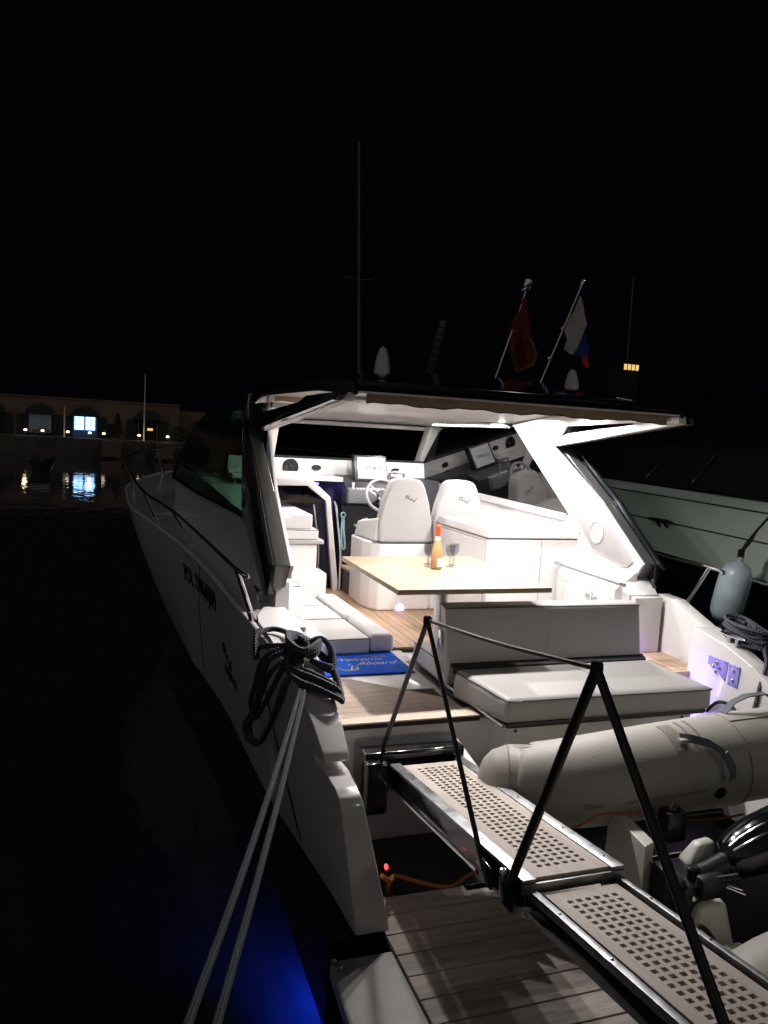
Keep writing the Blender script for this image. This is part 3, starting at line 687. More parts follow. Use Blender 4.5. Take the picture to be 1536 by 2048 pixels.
# ---- port side: stacked lounge at the companionway
def cush(name, pts8, mt, bev=.035, parent=yacht, pipe=True, label=None):
    q = MB(); q.hexa(pts8, bev, 4); o_ = part(name, q, mt, parent, 50, label=label)
    if pipe:
        P = [Vector(p) for p in pts8[4:8]]; c_ = sum(P, Vector())/4; q = MB(); ring = []
        for k in range(4):
            for t in (.06, .5, .94):
                ring.append(P[k]*(1-t) + P[(k+1)%4]*t)
        ring = [p + (c_-p).normalized()*.006 - Vector((0,0,bev*.35)) for p in ring]
        q.tube(ring, .0042, 6, closed=True, smooth=3); part('piping', q, 'pipe', o_)
    return o_
def stitch(par, pts, r=.0022, mt='pipe', sm=4):
    q = MB(); q.tube(pts, r, 5, smooth=sm); part('stitched_seam', q, mt, par)
def bx8(x0,x1,y0,y1,z0,z1): return [(x0,y0,z0),(x1,y0,z0),(x1,y1,z0),(x0,y1,z0),(x0,y0,z1),(x1,y0,z1),(x1,y1,z1),(x0,y1,z1)]
q = MB(); q.box(1.12, 1.855, 7.2, 7.86, 1.14, 1.733, .012, 3); lb = part('lounge_base', q, 'gel', yacht)
q = MB(); q.box(1.12, 1.915, 7.17, 7.86, 1.734, 1.775, .012, 3); part('lounge_shelf', q, 'vinylgrey', lb)
cush('lounge_cushion', bx8(1.12,1.86,7.18,7.86,1.776,1.875), 'vinyl', .02)
cush('lounge_backrest', bx8(1.12,1.80,7.2,8.2,1.876,2.02), 'vinyl', .02, pipe=False)
q = MB(); q.box(1.12, 1.905, 6.98, 7.3, 1.14, 1.485, .015, 3); part('lounge_step', q, 'gel', yacht)
# low sun lounge along the port side
lounge = cush('sofa_cushion', [(1.345,5.47,1.135),(1.873,5.49,1.135),(1.80,7.0,1.14),(1.345,7.0,1.14),(1.345,5.48,1.262),(1.873,5.50,1.262),(1.80,7.0,1.262),(1.36,7.0,1.262)], 'vinyl', .03)
q = MB()
for y_ in (6.10, 6.62): q.tube([(1.37,y_,1.2635),(1.6,y_,1.2645),(1.85-.04*(y_-5.5),y_,1.2635)], .0028, 5)
part('cushion_seam', q, 'pipe', lounge)
ys_ = [5.49, 6.10, 6.62, 7.02]
for k in range(3):
    a, b_ = ys_[k]+.004, ys_[k+1]-.004; xa, xb = 1.875-.04*(a-5.5), 1.875-.04*(b_-5.5)
    cush('sofa_bolster', [(xa,a,1.14),(xa+.20,a,1.14),(xb+.20,b_,1.14),(xb,b_,1.14),(xa,a,1.292),(xa+.19,a,1.285),(xb+.19,b_,1.285),(xb,b_,1.292)], 'vinyl', .045, pipe=False)
cush('sofa_backrest', [(1.19,5.02,1.15),(1.335,5.10,1.15),(1.335,6.95,1.15),(1.19,6.95,1.15),(1.10,5.18,1.745),(1.235,5.22,1.735),(1.235,6.95,1.735),(1.10,6.95,1.745)], 'vinyl', .035)
# dinette bench in front of the aft backrest
cush('dinette_cushion', bx8(2.12,3.6,4.62,5.24,1.15,1.30), 'vinyl', .035)
q = MB(); q.box(2.2, 3.7, 4.56, 5.2, 1.10, 1.15); part('dinette_base', q, 'gel', yacht)
# ---- aft bench
cush('bench_backrest', [(2.06,4.46,1.27),(3.58,4.46,1.27),(3.56,4.60,1.27),(2.06,4.60,1.27),(2.03,4.49,1.728),(3.545,4.49,1.722),(3.53,4.62,1.728),(2.05,4.62,1.735)], 'vinylaft', .03)
cush('bench_cushion', [(2.21,3.93,1.135),(3.745,3.93,1.125),(3.60,4.44,1.14),(2.08,4.44,1.14),(2.23,3.95,1.285),(3.765,3.95,1.275),(3.60,4.44,1.335),(2.09,4.44,1.335)], 'vinylaft', .05)
bcu = [o for o in yacht.children if o.name.startswith('bench_cushion')][0]
stitch(bcu, [(2.245,3.985,1.262),(2.252,3.985,1.20),(2.235,3.958,1.14)]); stitch(bcu, [(2.95,4.43,1.3355),(2.98,4.2,1.318),(3.0,4.0,1.292),(3.0,3.945,1.27)], .0018, 'grey')
bkr = [o for o in yacht.children if o.name.startswith('bench_backrest')][0]
stitch(bkr, [(2.80,4.487,1.69),(2.80,4.473,1.50),(2.80,4.463,1.30)], .0018, 'grey')
q = MB(); q.hexa([(2.08,4.42,1.30),(3.58,4.42,1.30),(3.58,4.47,1.30),(2.08,4.47,1.30),(2.08,4.42,1.34),(3.58,4.42,1.34),(3.58,4.47,1.36),(2.08,4.47,1.36)]); part('bench_gap_shade', q, 'dgrey', yacht)  # dark strip standing in for the shade where cushion meets backrest
q = MB(); q.prism([(2.30,4.06),(3.70,4.06),(3.70,4.8),(2.20,4.8),(2.20,4.30)], 'z', .45, 1.095, .02, 3); bb = part('bench_base', q, 'gel', yacht)
q = MB(); q.prism([(2.25,3.96),(3.72,3.96),(3.70,4.6),(2.10,4.6)], 'z', 1.097, 1.13, .006); part('bench_board', q, 'dgrey', yacht)
q = MB()
for x_ in (2.36, 3.62): q.lathe([(.011,0),(.011,.004),(0,.006)], (x_, 4.06, 1.04), 12, axis=(0,-1,0))
part('screw', q, 'dgrey', bb)
q = MB(); q.tube([(2.175,5.35,1.13),(2.172,4.6,1.133),(2.185,4.25,1.13),(2.22,3.96,1.115)], .013, 8, smooth=4); part('rail_trim', q, 'brushed', yacht)
q = MB(); q.box(2.10, 2.165, 4.3, 5.3, 1.098, 1.125, .004); part('gutter', q, 'dgrey', yacht)
q = MB(); q.box(2.026, 2.04, 4.53, 4.57, 1.44, 1.56, .004); part('latch', q, 'chrome', yacht)
# ---- dining table
q = MB(); q.prism([(1.67,4.42),(2.77,4.42),(2.77,5.71),(1.67,5.71)], 'z', 1.825, 1.86, .006, 2); tb = part('dining_table', q, 'table', yacht)
q = MB(); q.lathe([(.11,0),(.11,.012),(.06,.03),(.052,.06),(.052,.66),(.09,.68),(.09,.686)], (2.25, 5.05, 1.138), 28); part('table_leg', q, 'brushed', tb)
# ---- swim platform
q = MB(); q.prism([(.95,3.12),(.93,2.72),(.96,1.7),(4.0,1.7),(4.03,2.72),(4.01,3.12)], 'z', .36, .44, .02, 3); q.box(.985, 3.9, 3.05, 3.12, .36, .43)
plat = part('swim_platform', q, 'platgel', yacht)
q = MB(); q.box(1.245, 3.74, 1.75, 3.40, .425, .446)
yy = 1.755
rows_y = []
while yy < 3.36:
    q.box(1.25, 3.735, yy, yy+.138, .446, .456, .002, 1, 1); yy += .145
q.box(1.78, 3.735, yy, 3.44, .446, .456, .002, 1, 1)
tk = part('platform_teak', q, ['caulk', 'teakd'], plat)
q = MB(); q.box(1.1, 3.86, 3.41, 4.28, .30, .33); q.box(1.1, 3.86, 3.40, 3.42, .1, .42); part('garage_floor', q, 'dgrey', yacht)
for r_, p_ in ((.016, (.965, 3.10, .44)), (.01, (.99, 3.05, .44))):
    q = MB(); q.lathe([(r_,0),(r_,.012),(r_*.5,.016),(0,.016)], p_, 12); part('platform_bolt', q, 'chrome', plat)
q = MB(); q.lathe([(.013,0),(.013,.008),(.009,.012),(0,.013)], (1.262, 3.30, .74), 14, axis=(1,0,0)); part('warning_light', q, 'ledr', yacht)
# ---- guard rails, cleats
for m in (0, 1):
    fx = (lambda p: (2*CX-p[0], p[1], p[2])) if m else (lambda p: p)
    q = MB()
    top = [(.735,4.47,1.945),(.70,4.66,1.955),(.62,6.04,1.97),(.515,7.57,1.99),(.30,8.9,2.05),(.17,10.2,2.17),(.15,12.0,2.30),(.62,13.6,2.4),(1.42,14.6,2.46),(CX,15.2,2.5)]
    q.tube([fx(p) for p in top], .0135, 8, smooth=4); rl = part('guard_rail', q, 'chrome', yacht)
    q = MB(); q.lathe([(0,-.018),(.016,-.012),(.018,0),(.016,.012),(0,.018)], fx((.733,4.46,1.945)), 12); part('rail_tip', q, 'chrome', rl)
    for (b_, t_) in (((.83,4.73,1.61),(.70,4.63,1.955)), ((.73,7.74,1.66),(.515,7.57,1.99)), ((.45,8.95,1.70),(.30,8.85,2.045)), ((.24,11.0,1.82),(.16,10.9,2.22)), ((.75,13.6,1.98),(.64,13.6,2.4))):
        q = MB(); q.tube([fx(b_), fx(t_)], .017, 10); st_ = part('stanchion', q, 'chrome', rl)
        q = MB(); q.tube([fx(b_), fx(tuple(a*.80+c_*.20 for a, c_ in zip(b_, t_)))], .025, 12); part('stanchion_socket', q, 'chrome', st_)
    for (cx_, cy_, cz_) in ((.98, 4.05, 1.53), (.95, 5.28, 1.635)):
        q = MB(); w = [(cx_, cy_-.11, cz_+.06), (cx_, cy_-.05, cz_+.055), (cx_, cy_+.05, cz_+.055), (cx_, cy_+.11, cz_+.06)]
        q.tube([fx(p) for p in w], [.011,.016,.016,.011], 10)
        for dy in (-.035, .035): q.tube([fx((cx_, cy_+dy, cz_-.02)), fx((cx_, cy_+dy, cz_+.055))], .012, 8)
        part('cleat', q, 'chrome', yacht)
# underwater stern light
q = MB(); q.lathe([(.07,0),(.07,.02),(.05,.03),(0,.03)], (1.02, 3.7, -.14), 20, axis=(-1,-.3,0)); part('underwater_light', q, 'ledb', yacht)
# ---- on the roof: two antennas domes, ensign sockets
for (x_, y_) in ((2.22, 6.6), (3.86, 6.1)):
    zz = 3.26 if x_ < 3 else 3.16
    q = MB(); q.lathe([(.10,0),(.10,.02),(.075,.06),(.068,.16),(.055,.25),(.032,.32),(0,.345)], (x_, y_, zz), 20); part('antenna_dome', q, 'dome', roof)
q = MB(); q.lathe([(.32,0),(.30,.03),(.2,.05),(0,.055)], (3.25,6.5,3.27), 28); part('roof_hatch', q, 'blackgloss', roof)
q = MB(); q.hexa([(2.56,6.45,3.26),(2.63,6.45,3.26),(2.63,6.49,3.26),(2.56,6.49,3.26),(2.69,6.45,3.86),(2.75,6.45,3.86),(2.75,6.48,3.86),(2.69,6.48,3.86)], .004)
for k in range(9):
    t_ = .1+k*.1; q.box(2.56+.125*t_-.004, 2.635+.12*t_+.004, 6.44, 6.45, 3.26+.6*t_, 3.275+.6*t_)
part('folding_ladder', q, 'dgrey', roof)
# ================================================================ THINGS ON AND AROUND THE YACHT
# ---- gangway
gw = thing('gangway', (1.7, 3.9, .75), 'stainless gangway with teak grating running from the yacht stern to the quay', 'gangway')
def z1(Y): return .985 + (3.86 - Y) * .1233
def z2(Y): return 1.118 + (2.42 - Y) * .127
def beam(mb, xa, xb, Ya, Yb, zf, dz0, dz1, mi=0, bev=.003):
    mb.hexa([(xa,Yb,zf(Yb)+dz0),(xb,Yb,zf(Yb)+dz0),(xb,Ya,zf(Ya)+dz0),(xa,Ya,zf(Ya)+dz0),
             (xa,Yb,zf(Yb)+dz1),(xb,Yb,zf(Yb)+dz1),(xb,Ya,zf(Ya)+dz1),(xa,Ya,zf(Ya)+dz1)], bev, 2, mi)
def grating(x0, x1, Ya, Yb, zf, nx, bx_, by_, pitch, hole):
    """one teak board with square holes cut through it"""
    q = MB(); gx = [x0]; c0 = (x0+x1)/2 - pitch*(nx-1)/2
    for k in range(nx): gx += [c0+k*pitch-hole/2, c0+k*pitch+hole/2]
    gx.append(x1); ny = int((Ya-Yb-2*by_)/pitch); gy = [Ya]; d0 = (Ya+Yb)/2 + pitch*(ny-1)/2
    for k in range(ny): gy += [d0-k*pitch+hole/2, d0-k*pitch-hole/2]
    gy.append(Yb); th = .022
    for dz, flip in ((0, True), (-th, False)):
        o = len(q.v); q.v += [(x, y, zf(y)+dz) for y in gy for x in gx]; n = len(gx)
        for j in range(len(gy)-1):
            for i in range(n-1):
                if i % 2 and j % 2: continue
                f = [o+j*n+i, o+j*n+i+1, o+(j+1)*n+i+1, o+(j+1)*n+i]; q.f.append(f[::-1] if flip else f); q.mi.append(0)
    n = len(gx); m = n*len(gy)
    for j in range(1, len(gy)-1, 2):
        for i in range(1, n-1, 2):
            c = [j*n+i, j*n+i+1, (j+1)*n+i+1, (j+1)*n+i]
            for a, b in zip(c, c[1:]+c[:1]): q.f.append([a, b, m+b, m+a]); q.mi.append(0)
    for a, b in ((0, n-1), (n-1, len(gy)*n-1), (len(gy)*n-1, (len(gy)-1)*n), ((len(gy)-1)*n, 0)):
        q.f.append([a, b, m+b, m+a]); q.mi.append(0)
    return q
q = MB()
for xa, xb in ((1.475, 1.535), (1.872, 1.93)): beam(q, xa, xb, 3.88, 2.40, z1, -.012, .004)
beam(q, 1.475, 1.93, 2.415, 2.395, z1, -.055, -.013); frame1 = part('outer_frame', q, 'alu', gw)
q = MB()
for xa, xb in ((1.482, 1.50), (1.905, 1.923)): beam(q, xa, xb, 3.9, 2.42, z1, -.115, -.014)
beam(q, 1.52, 1.885, 3.9, 2.5, z1, -.11, -.10); part('side_web', q, 'blackgloss', frame1)
q = MB()
for x_ in (1.478, 1.927): q.tube([(x_, 3.95, z1(3.95)-.125), (x_, 2.48, z1(2.48)-.125)], .011, 8)
part('lower_rail', q, 'chrome', frame1)
part('grating', grating(1.538, 1.869, 3.84, 2.418, z1, 6, .05, .055, .0392, .0222), 'grate', gw)
q = MB()
for xa, xb in ((1.497, 1.527), (1.888, 1.912)): beam(q, xa, xb, 2.40, .95, z2, -.02, .012)
frame2 = part('inner_frame', q, 'alu', gw)
q = MB()
for xa, xb in ((1.500, 1.524), (1.890, 1.909)): beam(q, xa, xb, 2.42, .95, z2, -.10, -.022)
beam(q, 1.53, 1.885, 2.42, .95, z2, -.085, -.075); part('side_web', q, 'blackgloss', frame2)
q = MB(); 
for xa, xb in ((1.530, 1.548), (1.868, 1.886)): beam(q, xa, xb, 2.40, .95, z2, -.03, -.012)
part('edge_gap', q, 'caulk', frame2)
part('grating', grating(1.549, 1.867, 2.36, .97, z2, 6, .045, .04, .0388, .0222), 'grate', gw)
q = MB(); q.box(1.34, 1.96, 3.93, 4.14, .80, 1.03, .02, 3); q.box(1.33, 1.47, 3.86, 4.0, .70, 1.0, .02, 3); q.lathe([(.05,0),(.05,.5)], (1.42,4.0,.86), 16, axis=(1,0,0))
part('pivot_housing', q, 'blackgloss', gw)
q = MB(); q.box(1.44, 1.475, 2.42, 2.52, 1.03, 1.12, .006); part('post_bracket', q, 'blackgloss', gw)
q = MB(); q.box(1.46, 1.476, 2.62, 2.76, 1.0, 1.09, .004); part('post_bracket', q, 'blackgloss', gw)
for x_, zf, Ys in ((1.503, z1, (3.6,3.2,2.8,2.5)), (1.901, z1, (3.6,3.2,2.8,2.5)), (1.512, z2, (2.2,1.9)), (1.9, z2, (2.2,1.9))):
    for Y in Ys:
        q = MB(); q.lathe([(.006,0),(.005,.003),(0,.004)], (x_, Y, zf(Y)+(.004 if zf is z1 else .012)), 10); part('rivet', q, 'chrome', gw)
q = MB(); q.lathe([(.012,0),(.012,.025),(.016,.03),(.012,.045),(0,.047)], (1.445,2.50,1.12), 12); part('lock_pin', q, 'chrome', gw)
A1 = [(1.47,3.99,1.035),(1.465,3.444,1.912),(1.465,2.69,1.045)]; A2 = [(1.458,2.475,1.10),(1.465,2.04,2.10),(1.47,1.30,1.27)]
for A, rr in ((A1, .0135), (A2, .0185)):
    q = MB(); q.tube(A[:2], rr, 12); q.tube(A[1:], rr*.84, 12); st_ = part('handrail_post', q, 'black', gw)
    q = MB(); q.lathe([(0,-.03),(.017,-.028),(.021,-.01),(.021,.016),(.014,.024),(0,.025)], A[1], 14); part('post_joint', q, 'matblack', st_)
q = MB(); q.tube([A1[1], ((A1[1][0]+A2[1][0])/2, (A1[1][1]+A2[1][1])/2, (A1[1][2]+A2[1][2])/2-.012), A2[1]], .0085, 10, smooth=6); part('hand_rope', q, 'black', gw)

# ---- inflatable dinghy on the platform, with its outboard
dg = thing('inflatable_dinghy', (3.0, 2.8, .46), 'grey inflatable dinghy lying across the swim platform behind the bench', 'dinghy')
def ell(mb, path, rad, n=28, smooth=5): mb.tube(path, rad, n, smooth=smooth)
q = MB(); ell(q, [(1.86,3.55,1.005),(1.885,3.54,1.008),(1.93,3.52,1.012),(2.0,3.49,1.015),(2.06,3.46,1.018),(2.12,3.42,1.02),(2.3,3.36,1.035),(2.6,3.33,1.06),(3.1,3.32,1.09),(3.6,3.3,1.118),(4.1,3.2,1.14),(4.5,2.95,1.16),(4.62,2.7,1.165),(4.5,2.42,1.15),(4.1,2.2,1.08),(3.6,2.1,.90),(2.9,2.08,.79),(2.5,2.06,.72),(2.3,2.06,.70),(2.2,2.06,.69),(2.12,2.06,.69)],
    [.02,.10,.155,.185,.19,.21,.228,.238,.245,.245,.24,.235,.235,.235,.24,.245,.245,.245,.22,.16,.04])
tube_ = part('inflatable_tube', q, 'hyp', dg, 60)
# seams, patches, wrinkles
q = MB()
def ring(c, ax_, r, a0=0, a1=2*PI, n=40):
    ax_ = Vector(ax_).normalized(); u = ax_.cross(Vector((0,0,1))).normalized(); w_ = ax_.cross(u)
    return [Vector(c) + (u*math.cos(a0+(a1-a0)*k/n) + w_*math.sin(a0+(a1-a0)*k/n))*r for k in range(n+1)]
q.tube(ring((2.0,3.49,1.015), (1,-.45,.05), .187), .003, 5); part('tube_seam', q, 'hypd', tube_)
q = MB(); q.tube(ring((3.25,3.315,1.098), (1,-.02,.055), .2465), .003, 5); part('tube_seam', q, 'hypd', tube_)
def tube_pt(x, an, off=.0):   # a point on the big tube: an = 0 aft, 90 up, 180 forward
    z = lerp(x, [(2.3,1.035),(2.6,1.06),(3.1,1.09),(3.6,1.118),(4.1,1.14)]); y = lerp(x, [(2.3,3.36),(2.6,3.33),(3.1,3.32),(3.6,3.3),(4.1,3.2)])
    r = lerp(x, [(2.3,.228),(2.6,.238),(3.1,.245),(4.1,.242)]) + off; a = R(an); return (x, y - r*math.cos(a), z + r*math.sin(a))
for (xa, xb, aa, ab, mt) in ((3.24, 3.62, 78, 118, 'hyp'), (2.80, 2.875, 45, 90, 'hypd'), (2.92, 2.935, 40, 95, 'hypd'), (2.98, 2.99, 42, 95, 'hypd'), (2.25, 2.95, -8, -4, 'hypd'), (3.05, 3.055, 0, 34, 'hypd'), (3.5, 3.66, 8, 26, 'hypd')):
    q = MB(); q.slab([[tube_pt(xa+(xb-xa)*k/8, aa+(ab-aa)*j/8, .0045) for k in range(9)] for j in range(9)], (0,0,-.003)); part('patch', q, mt, tube_)
q = MB(); hp = [tube_pt(2.86, 62, .012), tube_pt(2.90, 56, .03), tube_pt(2.98, 46, .045), tube_pt(3.04, 34, .05), tube_pt(3.07, 18, .045), tube_pt(3.075, 6, .035)]
for k in range(len(hp)-1):
    a, b = Vector(hp[k]), Vector(hp[k+1]); wv = Vector((0.0,.012,.02)) if k < 3 else Vector((.02,.0,.01))
    q.slab([[a-wv, a+wv], [b-wv, b+wv]], (0,-.008,0))
part('carry_handle', q, 'mgrey', dg)
q = MB(); q.box(2.835, 2.885, 3.165, 3.20, 1.275, 1.30, .006); part('handle_pad', q, 'hyp', dg)
q = MB(); hp = [tube_pt(3.28, 100, .01), tube_pt(3.34, 98, .07), tube_pt(3.42, 96, .10), tube_pt(3.55, 96, .10), tube_pt(3.66, 98, .02)]
for k in range(4):
    a, b = Vector(hp[k]), Vector(hp[k+1]); wv = Vector((0,.022,.0)); q.slab([[a-wv, a+wv], [b-wv, b+wv]], (0,0,-.006))
part('lift_handle', q, 'mgrey', dg)
q = MB(); q.lathe([(.035,0),(.035,.006),(.02,.012),(0,.012)], tube_pt(3.05, -14), 20, axis=(0,-1,-.2)); part('air_valve', q, 'matblack', dg)
q = MB()
for k in range(7):
    a0 = 40+k*9; q.tube([tube_pt(2.3, a0, .0), (2.10, 3.42-.205*math.cos(R(a0+4)), 1.02+.205*math.sin(R(a0+4))), (2.02, 3.485-.188*math.cos(R(a0+2)), 1.016+.188*math.sin(R(a0+2)))], [.0005,.0035,.0005], 5, smooth=4)
part('tube_crease', q, 'hyp', tube_)
q = MB(); q.tube([(2.05,3.28,.86),(2.15,3.10,.93),(2.28,3.08,.99),(2.36,3.07,1.0),(2.6,3.08,.965),(2.8,3.07,.915),(3.0,3.06,.90),(3.2,3.06,.905)], .006, 6, smooth=5); part('lifeline', q, 'orange', dg)
q = MB(); q.hexa([(2.385,2.83,.48),(2.46,2.86,.48),(2.50,3.22,.48),(2.43,3.20,.48),(2.385,2.83,.952),(2.46,2.86,.952),(2.515,3.205,.952),(2.437,3.19,.952)], .008, 3)
tr = part('stern_board', q, 'cream', dg)
q = MB(); q.tube([(2.45,3.26,.88),(2.45,3.24,.955),(2.475,3.205,.975),(2.50,3.18,.96)], .008, 8, smooth=3); q.lathe([(.008,0),(0,.006)], (2.42,3.19,.80), 8, axis=(-1,0,0)); part('board_loop', q, 'beigecord', tr)
q = MB(); q.box(2.36, 4.1, 2.25, 3.12, .47, .52, .02); part('dinghy_floor', q, 'matblack', dg)
q = MB(); q.box(2.44, 2.62, 2.30, 2.46, .52, .70, .03, 3); q.hexa([(2.40,2.52,.52),(2.70,2.52,.52),(2.74,2.80,.52),(2.44,2.80,.52),(2.48,2.56,.80),(2.64,2.56,.80),(2.68,2.76,.80),(2.52,2.76,.80)], .04, 3); part('stern_block', q, 'cream', dg)
q = MB(); q.tube(ring((2.42,2.42,.70), (.5,-.6,.6), .10), .011, 8, closed=False); q.lathe([(.014,0),(.014,.02),(0,.022)], (2.60,2.34,.71), 10); part('fuel_hose', q, 'matblack', dg)
om = thing('outboard_motor', (2.55, 2.72, .6), 'black outboard engine with silver stripes tilted over the dinghy stern', 'outboard motor')
q = MB()   # cowling: a long rounded body lying over
cw = [(2.74,2.72,.90),(2.76,2.72,.905),(2.82,2.72,.92),(2.95,2.72,.955),(3.1,2.72,.99),(3.25,2.72,1.02),(3.38,2.72,1.045),(3.44,2.72,1.055)]
rad = [.02,.07,.10,.122,.128,.122,.09,.03]
rows = []
for c, r in zip(cw, rad):
    rows.append([(c[0], c[1]+1.05*r*math.copysign(abs(math.cos(a))**.75, math.cos(a)), c[2]+.95*r*math.copysign(abs(math.sin(a))**.75, math.sin(a))) for a in [2*PI*k/28 for k in range(28)]])
q.surf(rows, closed=True); cowl = part('cowling', q, 'blackgloss', om, 60)
for da in (62, 84, 103):
    q = MB(); pts = []
    for c, r in list(zip(cw, rad))[1:7]:
        a = R(da); pts.append((c[0], c[1]-1.05*r*math.copysign(abs(math.cos(a))**.75, math.cos(a))*1.01, c[2]+.95*r*abs(math.sin(a))**.75*1.01))
    q.tube(pts, .0065, 6, smooth=3); part('cowl_stripe', q, 'chrome', cowl)
q = MB()
for (x_) in (3.02, 3.06):
    q.tube([(x_, 2.53, .86), (x_, 2.545, 1.06), (x_+.01, 2.6, 1.2)], .012, 8)
part('tiller_strap', q, 'dgrey', om)
def sh(p): return (p[0]+.07, p[1], p[2]-.075)
q = MB(); q.box(2.36, 2.52, 2.60, 2.84, .66, .95, .02, 2, 0, sh); q.box(2.33, 2.385, 2.62, 2.70, .80, .97, .012, 2, 0, sh); q.box(2.47, 2.62, 2.64, 2.80, .72, .92, .03, 3, 0, sh)
q.tube([sh((2.36,2.60,.90)),sh((2.30,2.55,.93))], .012, 8); q.tube([sh((2.5,2.58,.98)),sh((2.6,2.55,1.0))], .018, 10); q.lathe([(.03,0),(.03,.05),(.02,.06),(0,.06)], sh((2.45,2.66,.95)), 14)
q.box(2.42, 2.56, 2.56, 2.62, .90, 1.0, .02, 2, 0, sh); part('clamp_bracket', q, 'black', om)
q = MB(); q.tube([(2.56,2.72,.83),(2.66,2.72,.85),(2.80,2.72,.90)], .05, 14); q.tube([(2.47,2.66,.74),(2.43,2.60,.50)], .035, 12); part('drive_leg', q, 'dgrey', om)
for p in ((2.40,2.598,.90),(2.47,2.598,.86),(2.44,2.598,.96)):
    q = MB(); q.lathe([(.011,0),(.011,.012),(0,.014)], sh(p), 10, axis=(0,-1,.3)); part('bolt', q, 'chrome', om)
for a_, c_ in (((2.52,2.60,.955),(2.66,2.56,.90)), ((2.50,2.60,.97),(2.64,2.56,.925))):
    q = MB(); q.tube([sh(a_), sh(c_)], .005, 6); part('control_cable', q, 'chrome', om)
q = MB(); q.hexa([(2.60,2.78,.84),(2.78,2.78,.86),(2.78,2.88,.86),(2.60,2.88,.84),(2.68,2.80,.94),(2.77,2.80,.95),(2.77,2.86,.95),(2.68,2.86,.94)], .03, 4); part('motor_seat', q, 'cream', om)
q = MB(); q.box(2.62, 2.74, 2.96, 3.05, .86, 1.02, .02); q.tube([(2.70,3.0,.98),(2.95,2.96,1.0)], .016, 8); q.tube([(2.66,2.99,1.02),(2.68,2.99,1.05)], .02, 10); part('steering_arm', q, 'black', om)

# ---- doormat
dm = thing('doormat', (1.71, 5.285, 1.123), 'blue carpet doormat with white Welcome Aboard lettering on the teak hatch', 'doormat')
q = MB(); q.box(1.365, 2.055, 5.015, 5.555, 1.126, 1.137, .004); part('mat_pile', q, 'matblue', dm)
q = MB(); q.box(1.357, 2.063, 5.007, 5.563, 1.1235, 1.1295, .002); part('mat_edge', q, 'matedge', dm)
def on_mat(x0, y0): return lambda p: (x0+p[0], y0+p[1], 1.1373+p[2])
q = MB()
q.text('Welcome', .105, on_mat(1.515, 5.325), shear=.62, depth=.0006, bold=-.0004, spacing=.95)
q.text('Aboard', .105, on_mat(1.675, 5.215), shear=.62, depth=.0006, bold=-.0004, spacing=.95)
for q_ in ([(1.49,5.40),(1.47,5.36),(1.52,5.33),(1.58,5.36)], [(1.645,5.25),(1.62,5.215),(1.68,5.20),(1.76,5.25)], [(1.86,5.40),(1.93,5.41),(1.97,5.385)]):
    q.tube([(a, b, 1.1372) for a, b in q_], .004, 5, smooth=5)
# anchor mark
q.tube([(1.52,5.165,1.1372),(1.56,5.10,1.1372),(1.62,5.09,1.1372),(1.665,5.125,1.1372),(1.66,5.165,1.1372)], [.004,.008,.010,.010,.004], 6, smooth=5)
q.tube([(1.60,5.09,1.1372),(1.645,5.20,1.1372)], .006, 6); q.tube([(1.945,5.135,1.1372),(1.985,5.137,1.1372)], .004, 5)
part('mat_lettering', q, 'printw', dm)
# ---- bottle and goblets on the table
bt = thing('sparkling_wine_bottle', (2.226, 5.134, 1.86), 'bottle of rose sparkling wine with orange foil standing among goblets on the table', 'bottle')
q = MB(); q.lathe([(.030,0),(.040,.003),(.043,.012),(.0435,.10),(.041,.135),(.034,.165),(.024,.197),(.0175,.225),(.0160,.25)], (2.226,5.134,1.861), 32); bd = part('bottle_glass', q, 'bottle', bt, 60)
q = MB(); q.lathe([(.0165,.235),(.0172,.27),(.0165,.29),(.0185,.296),(.0185,.318),(.013,.325),(0,.3255)], (2.226,5.134,1.861), 24); part('foil_cap', q, 'foil', bt, 60)
q = MB(); q.lathe([(.0200,.216),(.0172,.236),(.0172,.24),(.0202,.216)], (2.226,5.134,1.861), 24); part('neck_label', q, 'paper', bt)
q = MB(); q.slab([[(2.226+.0442*math.cos(a), 5.134+.0442*math.sin(a), 1.861+z) for a in [R(-105+100*k/14) for k in range(15)]] for z in (.022, .085)], (0,-.0005,0)); part('front_label', q, 'paper', bt)
def goblet(loc, lab):
    g_ = thing('goblet', loc, lab, 'glass', 'crystal goblets beside the bottle')
    return g_
GP = [((2.205,5.235),'cut crystal goblet just left of the bottle, nearest of the left pair'), ((2.245,5.335),'cut crystal goblet behind the left one, rim half hidden by the bottle'),
      ((2.372,5.215),'cut crystal goblet just right of the bottle, nearest of the right pair'), ((2.44,5.30),'outermost cut crystal goblet at the right of the bottle')]
bowl = MB(); prof = [(.010,.075),(.022,.082),(.033,.10),(.037,.125),(.036,.165),(.0345,.165),(.0352,.126),(.031,.103),(.02,.087),(0,.084)]
n_ = 24
for r, z in prof:
    for k in range(n_):
        a = 2*PI*k/n_; rr = r*(1+(.035 if (k % 2 and z < .15 and r > .03) else 0)); bowl.v.append((rr*math.cos(a), rr*math.sin(a), z))
for i in range(len(prof)-1):
    for k in range(n_):
        k2 = (k+1) % n_; bowl.f.append([i*n_+k, i*n_+k2, (i+1)*n_+k2, (i+1)*n_+k]); bowl.mi.append(0)
foot = MB(); foot.lathe([(0,0),(.034,0),(.034,.003),(.012,.008),(.006,.02),(.009,.035),(.013,.045),(.008,.055),(.006,.065),(.012,.0755),(0,.0755)], (0,0,0), 20)
for i, ((x_, y_), lab) in enumerate(GP):
    g_ = goblet((x_, y_, 1.8605), lab)
    if not i:
        ob = part('bowl', bowl, 'crystal', g_, 20, local=True); of = part('stem', foot, 'crystal', g_, 40, local=True)
    else:
        for src in (ob, of):
            c_ = src.copy(); col.objects.link(c_); c_.parent = g_
